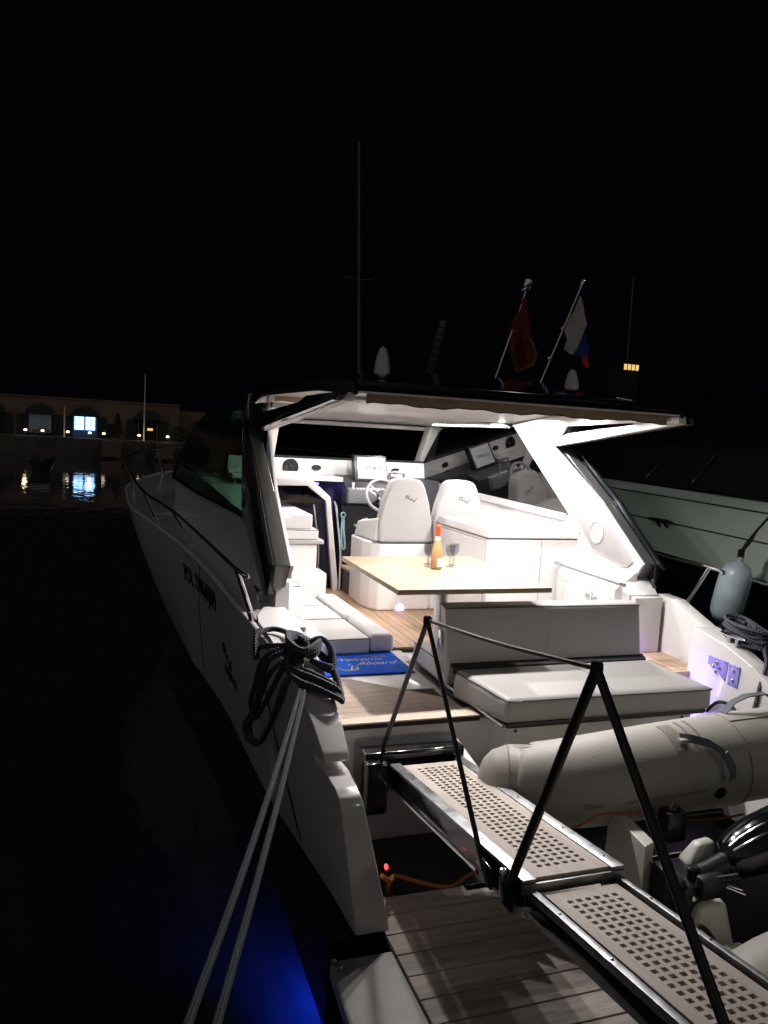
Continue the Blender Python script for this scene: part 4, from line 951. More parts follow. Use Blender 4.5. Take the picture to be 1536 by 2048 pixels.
# ---- lanyard on the door
ly = thing('lanyard', (2.285, 7.84, 1.99), 'pale blue strap lanyard hanging from the cabin door frame', 'lanyard')
q = MB(); q.tube(ring((2.287,7.835,1.955), (0,1,0), .024), .009, 8); part('ring', q, 'lan', ly)
q = MB()
for sx in (-1, 1):
    a = [(2.287+sx*.006,7.83,1.93),(2.287+sx*.012,7.83,1.80),(2.297+sx*.020,7.825,1.66),(2.305+sx*.014,7.825,1.60),(2.305,7.825,1.58)]
    q.slab([[Vector(p)+Vector((-.010,0,0)) for p in a], [Vector(p)+Vector((.010,0,0)) for p in a]], (0,-.003,0))
part('strap', q, 'lan', ly)
# ---- ropes
def cleat_mess():
    q = MB(); rr = .0155
    q.tube([(.97,4.16,1.60),(.84,4.30,1.57),(.785,4.36,1.53),(.775,4.30,1.50),(.78,4.36,1.58),(.80,4.40,1.615),(.89,4.44,1.63),(.96,4.36,1.63),(.99,4.2,1.62),(1.0,4.06,1.60)], rr, 8, smooth=6)
    # long loops hanging over the outside of the topsides
    q.tube([(.97,4.10,1.61),(.87,4.05,1.60),(.80,4.08,1.53),(.79,4.25,1.30),(.80,4.5,1.10),(.79,4.66,.97),(.80,4.62,.90),(.81,4.36,.96),(.82,4.12,1.12),(.83,3.92,1.34),(.85,3.86,1.48),(.92,3.90,1.55),(.98,4.0,1.58)], rr, 8, smooth=6)
    q.tube([(.96,4.05,1.60),(.87,3.98,1.58),(.80,4.0,1.50),(.785,4.18,1.30),(.80,4.40,1.12),(.80,4.55,1.01),(.805,4.50,.95),(.815,4.30,1.0),(.82,4.08,1.16),(.84,3.90,1.36),(.87,3.86,1.50),(.95,3.96,1.58)], rr, 8, smooth=6)
    q.tube([(.95,4.15,1.60),(.85,4.12,1.59),(.79,4.20,1.50),(.785,4.34,1.32),(.79,4.48,1.20),(.80,4.52,1.13),(.81,4.42,1.10),(.81,4.24,1.22),(.82,4.05,1.38),(.86,3.98,1.52),(.95,4.06,1.59)], rr, 8, smooth=6)
    # bights wrapped over the coaming end
    for k, (dy, dz) in enumerate(((0,0),(.045,.022),(-.045,-.004),(.09,.035),(.02,.03))):
        q.tube([(.97,4.06+dy*.6,1.60+dz*.3),(.885,3.94+dy,1.545+dz),(.915,3.86+dy,1.52+dz),(1.0,3.80+dy,1.495+dz),(1.09,3.72+dy,1.465+dz),(1.125,3.74+dy*.8,1.44+dz),(1.135,3.86+dy*.6,1.49+dz),(1.12,4.02,1.54+dz*.6),(1.06,4.16,1.60),(.99,4.12,1.625)], rr, 8, smooth=6)
    for k in range(4):
        a = k*.5; q.tube([(.98+.05*math.cos(a),4.02+.12*math.sin(a),1.60+.012*k),(1.05-.02*k,4.12,1.63+.01*k),(1.03,4.22+.02*k,1.63),(.95,4.20+.02*k,1.625+.01*k),(.92,4.08,1.62+.01*k),(.96,3.98-.02*k,1.60+.015*k),(1.04,3.98,1.60+.02*k),(1.09,4.08,1.62+.01*k)], rr, 8, smooth=6)
    for k in range(3):
        q.tube([(1.02,4.10,1.63),(1.10,4.10+.03*k,1.66-.01*k),(1.145,4.02+.04*k,1.62),(1.135,3.92+.03*k,1.55),(1.10,3.90,1.535+.012*k),(1.02,3.98,1.57)], rr*.9, 8, smooth=6)
    return q
solo('mooring_rope', cleat_mess(), 'rope', 'dark navy rope tangled on the port stern cleat, long loops hanging down the hull', 'rope')
for k, (e1, x0) in enumerate((((.205,1.9,1.262), .912), ((.279,1.9,1.246), .935))):
    a = Vector((x0, 3.76, 1.475)); b = Vector(e1); d_ = b - a
    pts = [a + Vector((.03,.10,.03)), a] + [a + d_*t + Vector((0,0,-.05*math.sin(PI*min(t,1)))) for t in (.25,.5,.75,1.0)] + [a + d_*1.25 + Vector((0,0,-.0))]
    q = MB(); q.tube(pts, .0135, 10, smooth=8)
    solo('mooring_line', q, 'line', ('taut grey dock line from the port stern cleat, the left of the two', 'taut grey dock line from the port stern cleat, the right one nearer the hull')[k], 'rope', 'dock lines at the port stern')
q = MB()
cc = Vector((4.09, 4.05, 1.535))
for k in range(7):
    r_ = .15 - .012*(k % 3); zz = .012 + .019*k
    q.tube([cc + Vector((.55*r_*math.cos(a) + .01*math.sin(3*a+k), 1.25*r_*math.sin(a) + .01*math.cos(2*a+k), zz + .01*math.sin(2*a+k) + .105*1.25*r_*math.sin(a))) for a in [2*PI*j/18 for j in range(18)]], .0125, 8, closed=True, smooth=3)
q.tube([cc+Vector((.0,-.18,.03)),(4.05,3.84,1.53),(3.99,3.76,1.47),(3.915,3.72,1.36),(3.895,3.73,1.2),(3.885,3.76,1.02),(3.87,3.79,.9)], .0135, 8, smooth=6)
q.tube([cc+Vector((.03,.05,.10)), cc+Vector((.0,.0,.15)), cc+Vector((-.02,-.1,.12))], .012, 8, smooth=4)
solo('mooring_rope', q, 'rope', 'dark navy rope coiled neatly on the starboard stern cleat, its tail hanging down', 'rope')
q = MB(); q.tube([(3.80,3.70,1.02),(3.83,3.78,1.12),(3.86,3.90,1.165),(3.865,4.02,1.14),(3.86,4.10,1.05)], .012, 8, smooth=6)
solo('hose_loop', q, 'matblack', 'black hose looping out of the white starboard bulwark below the switch plates', 'hose')
q = MB(); q.tube([(1.27,3.36,.66),(1.33,3.40,.60),(1.40,3.50,.56),(1.52,3.52,.50),(1.66,3.50,.46),(1.74,3.52,.44),(1.84,3.56,.46),(1.96,3.55,.52)], .011, 8, smooth=6)
q.tube([(1.34,3.42,.60),(1.40,3.60,.40),(1.46,3.62,.35),(1.52,3.55,.345),(1.50,3.47,.345),(1.43,3.46,.345)], .010, 8, smooth=6)
solo('shore_cable', q, 'orange', 'orange cable trailing over the dark stern recess beside the gangway', 'cable')
q = MB(); q.lathe([(.055,0),(.06,.01),(.06,.05),(.045,.06),(.04,.03),(0,.03)], (1.46,3.60,.335), 24); solo('deck_filler', q, 'matblack', 'small black round cap on the floor of the stern recess', 'deck cap')
# ---- ensigns
def cloth(mb, pts, y, rip=.012, mi=0):
    """a hanging piece of cloth: its outline filled with a triangle fan, rippled in depth, given a thickness"""
    bm = bmesh.new(); vs_ = [bm.verts.new((a, y, b)) for a, b in pts]; f = bm.faces.new(vs_)
    bmesh.ops.triangulate(bm, faces=[f]); bmesh.ops.subdivide_edges(bm, edges=bm.edges[:], cuts=3, use_grid_fill=True)
    for v in bm.verts: v.co.y += rip*math.sin(v.co.x*42 + v.co.z*9) + rip*.6*math.sin(v.co.x*17 - v.co.z*21)
    bmesh.ops.solidify(bm, geom=bm.faces[:], thickness=.003); bmesh.ops.recalc_face_normals(bm, faces=bm.faces[:])
    mb.take(bm, mi); return mb
F1 = [(3.534,4.177),(3.47,4.034),(3.404,3.844),(3.441,3.806),(3.424,3.685),(3.467,3.569),(3.509,3.465),(3.669,3.538),(3.698,3.655),(3.627,3.793),(3.58,4.027)]
f1 = thing('ensign', (3.272, 6.5, 3.33), 'red flag with gold edging hanging limp from the staff in the middle of the hardtop', 'flag', 'flags on the hardtop')
q = MB(); q.tube([(3.272,6.5,3.32),(3.551,6.5,4.214)], .009, 8); q.lathe([(.02,0),(.045,.03),(.05,.09),(.03,.11),(0,.115)], (3.556,6.5,4.225), 14, axis=(.3,0,1)); q.tube([(3.50,6.47,4.22),(3.58,6.5,4.235)], .012, 8); part('staff', q, 'chrome', f1)
q = MB(); cloth(q, F1, 6.488, .014); fl_ = part('cloth', q, 'red', f1, 70)
def edge_strip(pts, w_, y): # thin gold border just proud of the cloth
    q = MB(); P = [Vector((a, 0, b)) for a, b in pts]; c_ = Vector((3.54, 0, 3.75))
    a_ = [Vector((p.x, y, p.z)) for p in P]; b_ = [Vector((p.x, y, p.z)) + (Vector((c_.x, y, c_.z))-Vector((p.x, y, p.z))).normalized()*w_ for p in P]
    q.slab([a_, b_], (0, .05, 0)); return q
part('border', edge_strip([F1[4],F1[5],F1[6],F1[7],F1[8],F1[9]], .028, 6.464), 'gold', fl_)
f2 = thing('ensign', (3.446, 6.0, 3.31), 'white blue and red flag hanging from the right hand silver staff on the hardtop', 'flag', 'flags on the hardtop')
q = MB(); q.tube([(3.446,6.0,3.25),(3.822,6.0,4.216)], .0085, 8)
for t_ in (0.02, .28, .575, 1.0): q.lathe([(.013,-.012),(.016,0),(.013,.012)], (3.446+.376*t_, 6.0, 3.31+.906*t_), 12, axis=(.36,0,.9))
q.lathe([(.012,0),(.022,.02),(.018,.05),(0,.06)], (3.822,6.0,4.216), 12, axis=(.36,0,.9)); part('staff', q, 'chrome', f2)
for nm, mt, pts, y in (('cloth', 'fw', [(3.81,4.131),(3.85,4.02),(3.892,3.892),(3.865,3.80),(3.826,3.704),(3.774,3.609),(3.671,3.651),(3.732,3.781),(3.78,3.93),(3.791,4.011),(3.68,3.815),(3.672,3.82)], 5.985),
                       ('blue_stripe', 'fb', [(3.896,3.82),(3.93,3.73),(3.952,3.647),(3.90,3.60),(3.794,3.611),(3.826,3.704),(3.868,3.79)], 6.004),
                       ('red_stripe', 'fr', [(3.939,3.64),(3.97,3.528),(3.959,3.505),(3.885,3.567)], 6.02),
                       ('blue_stripe', 'fb', [(3.746,3.917),(3.777,4.0),(3.795,4.006),(3.78,3.915)], 6.004), ('red_stripe', 'fr', [(3.696,3.817),(3.746,3.917),(3.78,3.915),(3.726,3.78)], 6.02)):
    q = MB(); cloth(q, pts, y, .008); part(nm, q, mt, f2, 70)

# ================================================================ THE BOAT ALONGSIDE
nb = thing('motor_cruiser', (8.0, 5.0, 0), 'larger pale motor cruiser with dark windows moored close along the starboard side', 'motor yacht')
NX = [(-4,5.75),(0,5.62),(5,5.58),(9,5.62),(12,5.95),(14.5,6.7),(16.5,8.0)]
def nsurf(z0, z1_, dx0, dx1, n=26, m=4, both=True):
    rows = []
    for i in range(n):
        Y = -4 + 20.5*i/(n-1); x = lerp(Y, NX)
        sh = .02*max(0, Y-4)
        rows.append([(min(8.0, x + dx0 + (dx1-dx0)*k/m), Y, z0 + (z1_-z0)*k/m + sh) for k in range(m+1)])
    return rows
def nslab(rows, mt, nm, par=nb):
    q = MB(); q.slab(rows, (.04,0,0)); n0 = len(q.v); q.v += [(16-x, y, z) for x, y, z in q.v[:n0]]
    q.f += [[n0+i for i in f][::-1] for f in q.f]; q.mi += list(q.mi); return part(nm, q, mt, par)
nh = nslab(nsurf(1.66, 1.99, .0, .0), 'nhull', 'topsides')
nslab(nsurf(2.005, 2.26, .015, .035), 'nhull', 'bulwark', nb)
nslab(nsurf(2.275, 2.36, .05, .08), 'nhull', 'toe_rail', nb)
nslab(nsurf(-.5, 1.60, .25, .06), 'nblack', 'lower_hull', nb)
nslab(nsurf(1.99, 2.27, .05, .06, m=1), 'caulk', 'groove', nh)
q = MB(); q.tube([(r[0][0]-.012, r[0][1], 1.635+.02*max(0, r[0][1]-4)) for r in nsurf(1.6,1.7,0,0)], .02, 8); part('rubbing_strake', q, 'brushed', nb)
q = MB()
rows = []
for (x, z) in ((5.72,2.36),(5.85,2.95),(6.15,3.35),(6.6,3.5),(9.4,3.5),(9.85,3.35),(10.15,2.95),(10.28,2.36)): rows.append([(x, -3.5, z), (x, 2, z), (x, 9.5, z), (x+.0, 10.6, max(2.36, z-.25))])
q.slab(rows, (0, 0, -.03)); part('cabin', q, 'nblack', nb)
q = MB(); q.slab([[(5.70,-2,2.42),(5.70,2,2.42),(5.70,7.4,2.44),(5.72,8.9,2.5)],[(5.80,-2,2.86),(5.80,2,2.86),(5.80,7.2,2.88),(5.82,8.2,2.80)]], (.02,0,0)); part('cabin_window', q, 'nglass', nb)
q = MB(); q.tube([(5.54,6.62,2.07),(5.53,6.72,2.075),(5.53,6.92,2.075),(5.54,7.02,2.07)], [.012,.02,.02,.012], 10); 
for y_ in (6.76, 6.88): q.tube([(5.60,y_,2.0),(5.53,y_,2.07)], .015, 8)
part('cleat', q, 'black', nb)
q = MB(); q.tube([(5.66,-3,2.62),(5.62,0,2.62),(5.60,4.4,2.60),(5.61,4.9,2.38)], .016, 8, smooth=4)
for y_ in (-2, 0, 2, 4): q.tube([(5.62,y_,2.36),(5.61,y_,2.62)], .014, 8)
part('guard_rail', q, 'chrome', nb)
for (a_, c_) in (((5.70,6.55,2.52),(5.76,6.35,2.80)), ((5.71,7.3,2.53),(5.77,7.15,2.70))):
    q = MB(); q.tube([a_, c_], .007, 6); q.lathe([(.018,-.01),(.02,.01),(0,.014)], a_, 10, axis=(-1,0,0)); part('wiper', q, 'chrome', nb)
fd = thing('fender', (5.2, 5.36, 1.30), 'pale blue grey inflatable fender hanging between the two boats on a black line', 'fender')
fa = Vector((5.2,5.435,1.30)); fb_ = Vector((5.2,5.305,1.875)); ax_ = (fb_-fa); ln_ = ax_.length
q = MB(); q.lathe([(.02,0),(.05,.006),(.10,.04),(.132,.10),(.14,.18),(.14,ln_-.18),(.132,ln_-.10),(.10,ln_-.035),(.05,ln_-.004),(.03,ln_+.01),(.0,ln_+.012)], fa, 36, axis=ax_); fbd = part('fender_body', q, 'fender', fd, 60)
q = MB(); q.lathe([(.02,0),(.022,.05),(.012,.06),(0,.06)], fb_, 12, axis=ax_); q.lathe([(.02,0),(.022,.04),(.012,.05),(0,.05)], fa, 12, axis=-ax_); part('fender_eye', q, 'fender', fbd)
q = MB(); q.tube([fb_+Vector((0,0,.03)), (5.2,5.30,1.97),(5.24,5.25,2.10),(5.36,5.18,2.30),(5.52,5.12,2.46),(5.60,5.05,2.60)], .011, 8, smooth=5)
q.tube([(5.2,5.30,1.96),(5.235,5.24,2.07),(5.26,5.20,2.18),(5.33,5.19,2.26),(5.42,5.17,2.36)], .009, 8, smooth=5)
for k in range(3): q.tube([Vector((5.2,5.30,1.93+.025*k))+Vector((.022*math.cos(a),.022*math.sin(a),.006*math.sin(2*a))) for a in [2*PI*j/10 for j in range(10)]], .010, 6, closed=True)
part('fender_line', q, 'matblack', fd)

# ================================================================ WATER, QUAYS, FAR SHORE
wm = bpy.data.materials.new('harbour_water'); wm.use_nodes = True; nt = wm.node_tree; N_, L_ = nt.nodes, nt.links
b_ = N_['Principled BSDF']; b_.inputs['Base Color'].default_value = (.0015,.003,.004,1); b_.inputs['Roughness'].default_value = .03; b_.inputs['IOR'].default_value = 1.33
tc_ = N_.new('ShaderNodeTexCoord'); mp_ = N_.new('ShaderNodeMapping'); mp_.inputs['Scale'].default_value = (1, .45, 1); L_.new(tc_.outputs['Object'], mp_.inputs['Vector'])
no = N_.new('ShaderNodeTexNoise'); no.inputs['Scale'].default_value = 1.6; no.inputs['Detail'].default_value = 3; L_.new(mp_.outputs[0], no.inputs['Vector'])
bp_ = N_.new('ShaderNodeBump'); bp_.inputs['Strength'].default_value = .5; bp_.inputs['Distance'].default_value = .03; L_.new(no.outputs['Fac'], bp_.inputs['Height']); L_.new(bp_.outputs[0], b_.inputs['Normal'])
tl = N_.new('ShaderNodeBsdfTranslucent'); tl.inputs['Color'].default_value = (.35,.4,.45,1)
ms = N_.new('ShaderNodeMixShader'); n2_ = N_.new('ShaderNodeTexNoise'); n2_.inputs['Scale'].default_value = 5; n2_.inputs['Detail'].default_value = 5; L_.new(mp_.outputs[0], n2_.inputs['Vector'])
m2_ = N_.new('ShaderNodeMapRange'); m2_.inputs['From Min'].default_value = .3; m2_.inputs['From Max'].default_value = .7; m2_.inputs['To Min'].default_value = .08; m2_.inputs['To Max'].default_value = .15; L_.new(n2_.outputs['Fac'], m2_.inputs['Value']); L_.new(m2_.outputs[0], ms.inputs[0]); L_.new(b_.outputs[0], ms.inputs[1]); L_.new(tl.outputs[0], ms.inputs[2]); L_.new(ms.outputs[0], N_['Material Output'].inputs['Surface'])
q = MB(); q.surf([[(-300,-40,0),(300,-40,0)],[(-300,220,0),(300,220,0)]], flip=True); solo('water', q, [wm], kind='structure')
q = MB(); q.box(-40, 40, -30, 1.45, -2, 1.17, .03); solo('quay', q, 'stone', kind='structure')
q = MB(); q.box(-60, 90, 64, 140, -2, 1.42, .05); solo('far_quay', q, 'stone', kind='structure')
hb = thing('harbour_building', (-12.5, 73, 1.42), 'low plastered harbour building with arched openings and one window glowing blue', 'building')
q = MB(); q.box(-30.0, 5.1, 70, 76, 1.42, 4.5); q.box(5.1, 9.0, 71, 76, 1.42, 4.1); part('wall', q, 'facade', hb)
q = MB(); q.box(-30.1, 5.2, 69.85, 76.1, 4.5, 4.62, .02); part('roof_ledge', q, 'facade', hb)
for cx_, kind in ((-26.0,'d'),(-21.0,'d'),(-16.0,'d'),(-9.75,'d'),(-6.05,'dim'),(-2.58,'blue'),(2.45,'warm')):
    q = MB(); q.prism([(cx_-1.08,3.12),(cx_+1.08,3.12)]+[(cx_+1.08*math.cos(a), 3.12+.85*math.sin(a)) for a in [PI*k/12 for k in range(1,12)]], 'y', 69.35, 70.0); aw = part('arched_awning', q, 'shutter', hb)
    q = MB(); q.box(cx_-.95, cx_+.95, 69.94, 69.99, 1.45, 3.3); wf = part('window', q, {'blue':'bluedoor'}.get(kind, 'dark'), hb)
    if kind == 'blue':
        for k in range(2):
            for j in range(3):
                for i2 in range(2):
                    x0 = cx_-.82 + k*.87 + i2*.38; q = MB(); q.box(x0, x0+.355, 69.90, 69.935, 2.03+j*.42, 2.41+j*.42); part('pane', q, 'bluewin', wf)
    elif kind == 'dim':
        q = MB(); q.box(cx_-.85, cx_+.85, 69.90, 69.935, 1.6, 3.1); part('pane', q, 'dimwin', wf)
    elif kind == 'warm':
        q = MB(); q.box(cx_-.0, cx_+.45, 69.90, 69.935, 2.25, 2.45); part('pane', q, 'warmwin', wf)
        for x0 in (-.8, .75): q = MB(); q.box(cx_+x0, cx_+x0+.1, 69.8, 69.93, 1.45, 3.0); part('door_post', q, 'facade', hb)
    for s_ in (-1, 1):
        q = MB(); q.box(cx_+s_*1.35-.37, cx_+s_*1.35+.37, 69.86, 69.97, 1.45, 3.15); part('shutter', q, 'shutter', hb)
# shop goods in the dim window
q = MB(); rr_ = random.Random(3)
for k in range(16): 
    x0 = -6.9+rr_.random()*1.7; z0 = 1.45+rr_.random()*.45; q.lathe([(.05,0),(.12,.05),(.1,.18),(0,.22)], (x0, 69.6, z0), 8)
solo('flower_display', q, [mat('mixed_flowers', (.4,.22,.12), .8, var=.6, vscale=2)], 'heap of pale and red goods below the dim shop window', 'shop display')
lamp_i = 0
LP = [(-9.3,'low globe lamp farthest left on the far quay edge'),(-6.71,'globe lamp on the quay left of the dim shop window'),(-5.49,'globe lamp on the quay right of the dim shop window'),(-3.68,'globe lamp just left of the blue window'),(-2.06,'globe lamp in front of the blue window'),(-1.01,'globe lamp just right of the blue window'),(1.67,'globe lamp left of the right hand arched door'),(3.9,'globe lamp farthest right on the far quay edge')]
for i, (x_, lab) in enumerate(LP):
    lp = thing('globe_lamp', (x_, 65.6, 1.42), lab, 'lamp', 'globe lamps along the far quay')
    if not i:
        q = MB(); q.lathe([(0,.36),(.11,.37),(.13,.43),(.10,.50),(.05,.53),(0,.54)], (0,0,0), 16); og = part('globe', q, 'globe', lp, 60, local=True)
        q = MB(); q.lathe([(.09,0),(.05,.04),(.04,.34),(0,.34)], (0,0,0), 12); op = part('post', q, 'shutter', lp, local=True)
    else:
        for src in (og, op): c_ = src.copy(); col.objects.link(c_); c_.parent = lp
    if i in (1, 4, 6, 7): 
        pl_ = bpy.data.lights.new('globe_glow', 'POINT'); pl_.energy = 8; pl_.color = (1,.68,.42); pl_.shadow_soft_size = .15
        po = bpy.data.objects.new('globe_glow', pl_); po.location = (x_, 65.2, 2.15); col.objects.link(po)
# stone landing steps catching the light
for x0, x1, lab in ((-1.1, .5, 'stone landing block in the amber light below the blue window'), (2.9, 4.4, 'stone landing block in the amber light farther right')):
    q = MB(); q.prism([(x0,.25),(x1-.35,.25),(x1,1.2),(x1-.1,1.38),(x0,1.38)], 'y', 62.6, 64.0, .06); q.box(x0-.1, x1-.2, 62.3, 62.7, .15, .42, .05); solo('landing_steps', q, 'facade', lab, 'landing')
for x_, lab in ((2.05, 'thin pale flagpole on the far quay in front of the arched door'), (-3.95, 'short thin post on the quay left of the blue window')):
    hgt = 5.4 if x_ > 0 else 2.4
    q = MB(); q.lathe([(.10,0),(.06,.1),(.045,hgt*.7),(.03,hgt),(0,hgt)], (x_, 65.9, 1.42), 10); solo('flagpole', q, 'cream', lab, 'flagpole')
def leafy(nm, c, w_, h_, n, lab, cat, conic=True, seed=1):
    rg = random.Random(seed); t_ = thing(nm, c, lab, cat); q = MB(); q.lathe([(.10,0),(.07,h_*.5),(.02,h_*.92),(0,h_*.93)], (0,0,0), 8)
    for k in range(7):
        a = rg.random()*6.28; z = h_*(.25+.09*k); q.tube([(0,0,z),(w_*.5*math.cos(a)*(1-k/8),w_*.5*math.sin(a)*(1-k/8),z+.15)], .025, 5)
    part('trunk', q, 'bark', t_, local=True); q = MB()
    for k in range(n):
        z = rg.random()**.8; r = w_*((1-z)*.95+.05 if conic else math.sqrt(max(0,1-(2*z-1)**2))*.9+.1)*math.sqrt(rg.random())*(.75+.4*rg.random()); a = rg.random()*6.28
        p = Vector((r*math.cos(a), r*math.sin(a), h_*(.1+.9*z))); u = Vector((rg.gauss(0,1),rg.gauss(0,1),rg.gauss(0,1))).normalized()*.10; v_ = Vector((rg.gauss(0,1),rg.gauss(0,1),rg.gauss(0,1))).normalized()*.06
        o = len(q.v); q.v += [tuple(p-u), tuple(p+v_), tuple(p+u), tuple(p-v_)]; q.f.append([o,o+1,o+2,o+3]); q.mi.append(0)
    part('crown', q, 'leaf', t_, local=True)
leafy('conifer', (.0, 67.5, 1.42), .75, 2.1, 900, 'dark pointed evergreen beside the blue window', 'tree', True, 2)
leafy('shrub', (-.6, 67.8, 1.42), .6, 1.2, 500, 'low dark shrub left of the pointed evergreen', 'shrub', False, 3)
leafy('shrub', (4.9, 67.0, 1.42), .9, 1.3, 700, 'dark shrub at the right end of the harbour building', 'shrub', False, 4)
leafy('shrub', (6.6, 67.5, 1.42), 1.1, 1.9, 900, 'broad dark shrub farthest right on the far quay', 'shrub', False, 5)
# small moored boats and masts
lb_ = thing('small_boat', (-3.8, 45, 0), 'small dark open motorboat moored before the far quay, below the dim shop window', 'boat')
q = MB(); rows = []
for i in range(11):
    t_ = i/10; hw = .75*math.sin(PI*min(.5, (.15+t_)*.62)) if t_ < .6 else .75*(1-((t_-.6)/.4)**2.2)*.97+.01
    rows.append([(-3.8-hw*.6, 43.2+3.6*t_, .02), (-3.8-hw, 43.2+3.6*t_, .6+.12*t_), (-3.8+hw, 43.2+3.6*t_, .6+.12*t_), (-3.8+hw*.6, 43.2+3.6*t_, .02)])
q.surf(rows); q.surf([[r[0] for r in rows[:1]]+[r[3] for r in rows[:1]], [r[1] for r in rows[:1]]+[r[2] for r in rows[:1]]]); part('hull', q, 'nblack', lb_)
q = MB(); q.tube([(-4.32,44.4,.95),(-4.0,44.9,1.16),(-3.44,44.9,1.06)], .02, 6); q.tube([(-3.95,45,1.15),(-3.715,45,1.55),(-3.44,44.9,1.06)], .012, 6); q.tube([(-4.32,44.4,.95),(-4.3,44.4,.62)], .015, 6); q.tube([(-3.44,44.9,1.06),(-3.3,44.9,.66)], .015, 6); part('windscreen_frame', q, 'mgrey', lb_)
sy = thing('sailing_yacht', (12.2, 40, 0), 'sailing yacht behind the hardtop with a tall bare grey mast', 'sailing boat')
q = MB(); q.tube([(12.45,40,1.2),(12.18,40,5.77),(11.53,40,17.96)], [.09,.085,.06], 10); mst = part('mast', q, 'mgrey', sy)
q = MB(); q.tube([(11.9,40,11),(11.1,40,11.05)], .025, 6); q.tube([(11.9,40,11),(12.7,40,11.1)], .025, 6); part('spreader', q, 'mgrey', mst)
q = MB(); rows = []
for i in range(11):
    t_ = i/10; hw = 1.6*math.sin(PI*(.12+.88*t_))**.7 if t_ < 1 else .02
    rows.append([(12.4-hw*.7, 36+9*t_, -.1), (12.4-hw, 36+9*t_, 1.1), (12.4, 36+9*t_, 1.3), (12.4+hw, 36+9*t_, 1.1), (12.4+hw*.7, 36+9*t_, -.1)])
q.surf(rows); part('hull', q, 'nhull', sy)
tw = thing('harbour_tower', (44, 60.9, 1.4), 'distant square tower with a row of amber lit windows beyond the neighbouring boat', 'tower')
q = MB(); q.box(43.1, 45.0, 60, 62, 1.4, 10.9, .05); q.box(42.9, 45.2, 59.8, 62.2, 10.9, 11.05, .03); part('wall', q, 'dark', tw)
for k in range(4): q = MB(); q.box(43.3+k*.42, 43.58+k*.42, 59.93, 59.99, 10.1, 10.6); part('window', q, 'warmwin', tw)
q = MB(); q.tube([(44.3,61,11),(44.25,61,18.6)], .06, 8); part('mast', q, 'mgrey', tw)
q = MB(); q.lathe([(.05,0),(.03,2.0),(0,2.0)], (0,0,0), 8); q.v = [(x+58.7,y+60,z+5.3) for x,y,z in q.v]; q.tube([(58.7,60,1.4),(58.7,60,5.3)], .06, 8); solo('light_pole', q, [mat('pole_lit', (.5,.5,.45), .5, emit=(1,.85,.6), estr=.25)], 'slim lit pole at the far right edge of the harbour', 'pole')

# ================================================================ LIGHT, SKY, CAMERA
def area(name, loc, size, power, color, rot=(0,0,0), spread=180, size_y=None):
    l = bpy.data.lights.new(name, 'AREA'); l.energy = power; l.color = color; l.spread = R(spread)
    l.shape = 'RECTANGLE' if size_y else 'DISK'; l.size = size
    if size_y: l.size_y = size_y
    o = bpy.data.objects.new(name, l); o.location = loc; o.rotation_euler = rot; col.objects.link(o); return o
WARM = (1, .95, .945)
for k, (x, y_) in enumerate(LEDS):
    area('downlight_beam', (x, y_, zu(y_)-.013), .066, (33, 27, 18, 8, 25, 14, 11, 26, 7, 7)[k], WARM, spread=172)
area('strip_beam', (3.43, 7.35, 2.955), 1.2, 16, WARM, (0, 0, R(101.3)), size_y=.016)
area('step_beam', (3.74, 4.56, 1.165), .45, 1.0, (.35,.25,1), (0, R(-60), R(90)), size_y=.02)
area('bench_beam', (3.712, 4.22, 1.07), .5, .9, (.35,.25,1), (0, R(-100), R(0)), size_y=.02, spread=110)
for x_ in (2.62, 3.2): area('courtesy_beam', (x_, 6.845, 1.19), .03, 2.2, (.36,.22,1), (R(55), 0, 0), spread=120)
area('cabin_beam', (1.75, 8.62, 2.20), .9, 1.5, (.42,.34,1), size_y=.03)
def point(name, loc, power, color, r=.02):
    l = bpy.data.lights.new(name, 'POINT'); l.energy = power; l.color = color; l.shadow_soft_size = r
    o = bpy.data.objects.new(name, l); o.location = loc; col.objects.link(o); return o
point('underwater_beam', (1.0, 3.42, -.22), 52, (.01,.05,1), .05)
sun = bpy.data.lights.new('sun', 'SUN'); sun.energy = .09; sun.angle = R(3); sun.color = (1, .93, .80)
so = bpy.data.objects.new('sun', sun); col.objects.link(so)
so.rotation_euler = Vector((-.45, .80, -.45)).to_track_quat('-Z', 'Y').to_euler()

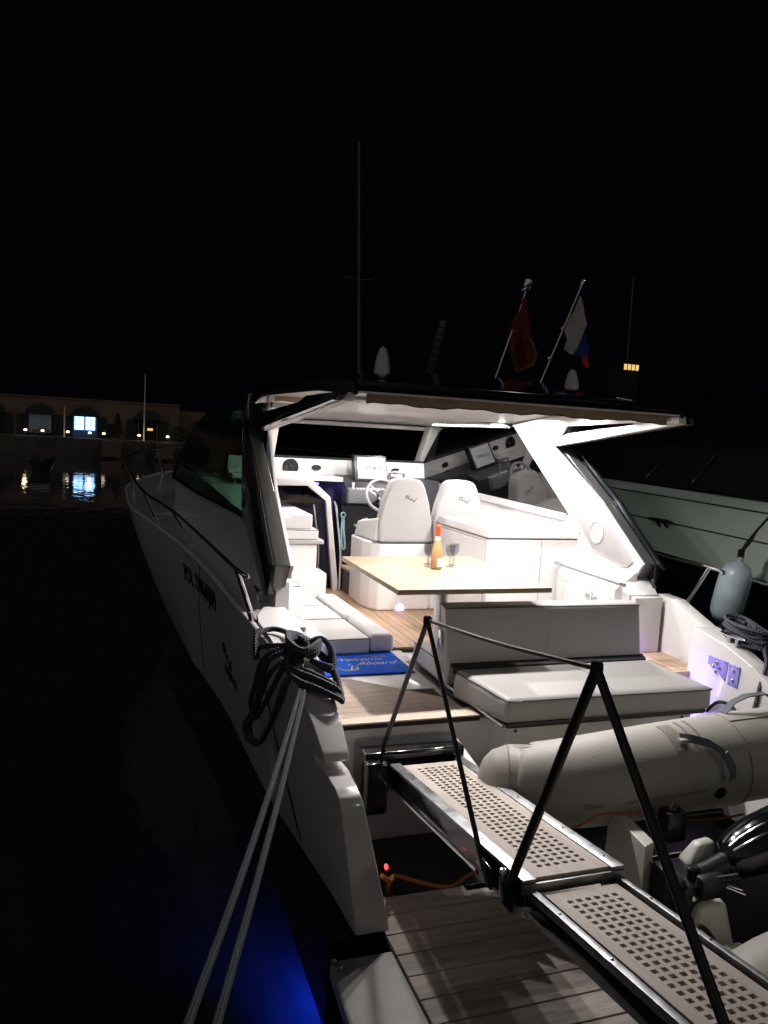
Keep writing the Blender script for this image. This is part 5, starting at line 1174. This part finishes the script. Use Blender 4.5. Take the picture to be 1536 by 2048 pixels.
w = bpy.data.worlds.new('World'); sc.world = w; w.use_nodes = True
N, L = w.node_tree.nodes, w.node_tree.links
bg = N['Background']; tc = N.new('ShaderNodeTexCoord')
dt = N.new('ShaderNodeVectorMath'); dt.operation = 'DOT_PRODUCT'; dt.inputs[1].default_value = Vector((-.9, -.42, .10)).normalized()
L.new(tc.outputs['Generated'], dt.inputs[0])
mr = N.new('ShaderNodeMapRange'); mr.inputs['From Min'].default_value = .0; mr.inputs['From Max'].default_value = 1
L.new(dt.outputs['Value'], mr.inputs['Value'])
mx = N.new('ShaderNodeMix'); mx.data_type = 'RGBA'
mx.inputs['A'].default_value = (.0007, .0007, .0016, 1); mx.inputs['B'].default_value = (.125, .12, .125, 1)  # brighter sky to port and aft, added as soft fill for the hull
L.new(mr.outputs[0], mx.inputs['Factor']); L.new(mx.outputs['Result'], bg.inputs['Color']); bg.inputs['Strength'].default_value = 1

cam = bpy.data.cameras.new('camera'); co = bpy.data.objects.new('camera', cam); col.objects.link(co); sc.camera = co
cam.sensor_fit = 'VERTICAL'; cam.sensor_height = 36; cam.sensor_width = 27; cam.lens = 36*1540/2048; cam.clip_end = 2000; cam.clip_start = .02
yaw, pitch, roll = R(19.306), R(-5.543), R(3.148)
fw = Vector((math.sin(yaw)*math.cos(pitch), math.cos(yaw)*math.cos(pitch), math.sin(pitch)))
r0 = Vector((math.cos(yaw), -math.sin(yaw), 0)); d0 = fw.cross(r0)
right = r0*math.cos(roll) - d0*math.sin(roll); down = r0*math.sin(roll) + d0*math.cos(roll)
co.matrix_world = Matrix(((right.x, -down.x, -fw.x, 0), (right.y, -down.y, -fw.y, 0), (right.z, -down.z, -fw.z, 2.8), (0,0,0,1)))

sc.render.engine = 'CYCLES'
cy = sc.cycles
cy.use_denoising = True; cy.denoiser = 'OPENIMAGEDENOISE'
cy.max_bounces = 8; cy.diffuse_bounces = 3; cy.glossy_bounces = 4; cy.transmission_bounces = 8; cy.transparent_max_bounces = 10
cy.caustics_reflective = False; cy.caustics_refractive = False; cy.sample_clamp_indirect = 3; cy.use_light_tree = True
vs = sc.view_settings; vs.view_transform = 'Standard'; vs.look = 'None'; vs.exposure = 0; vs.gamma = 1; vs.use_curve_mapping = False
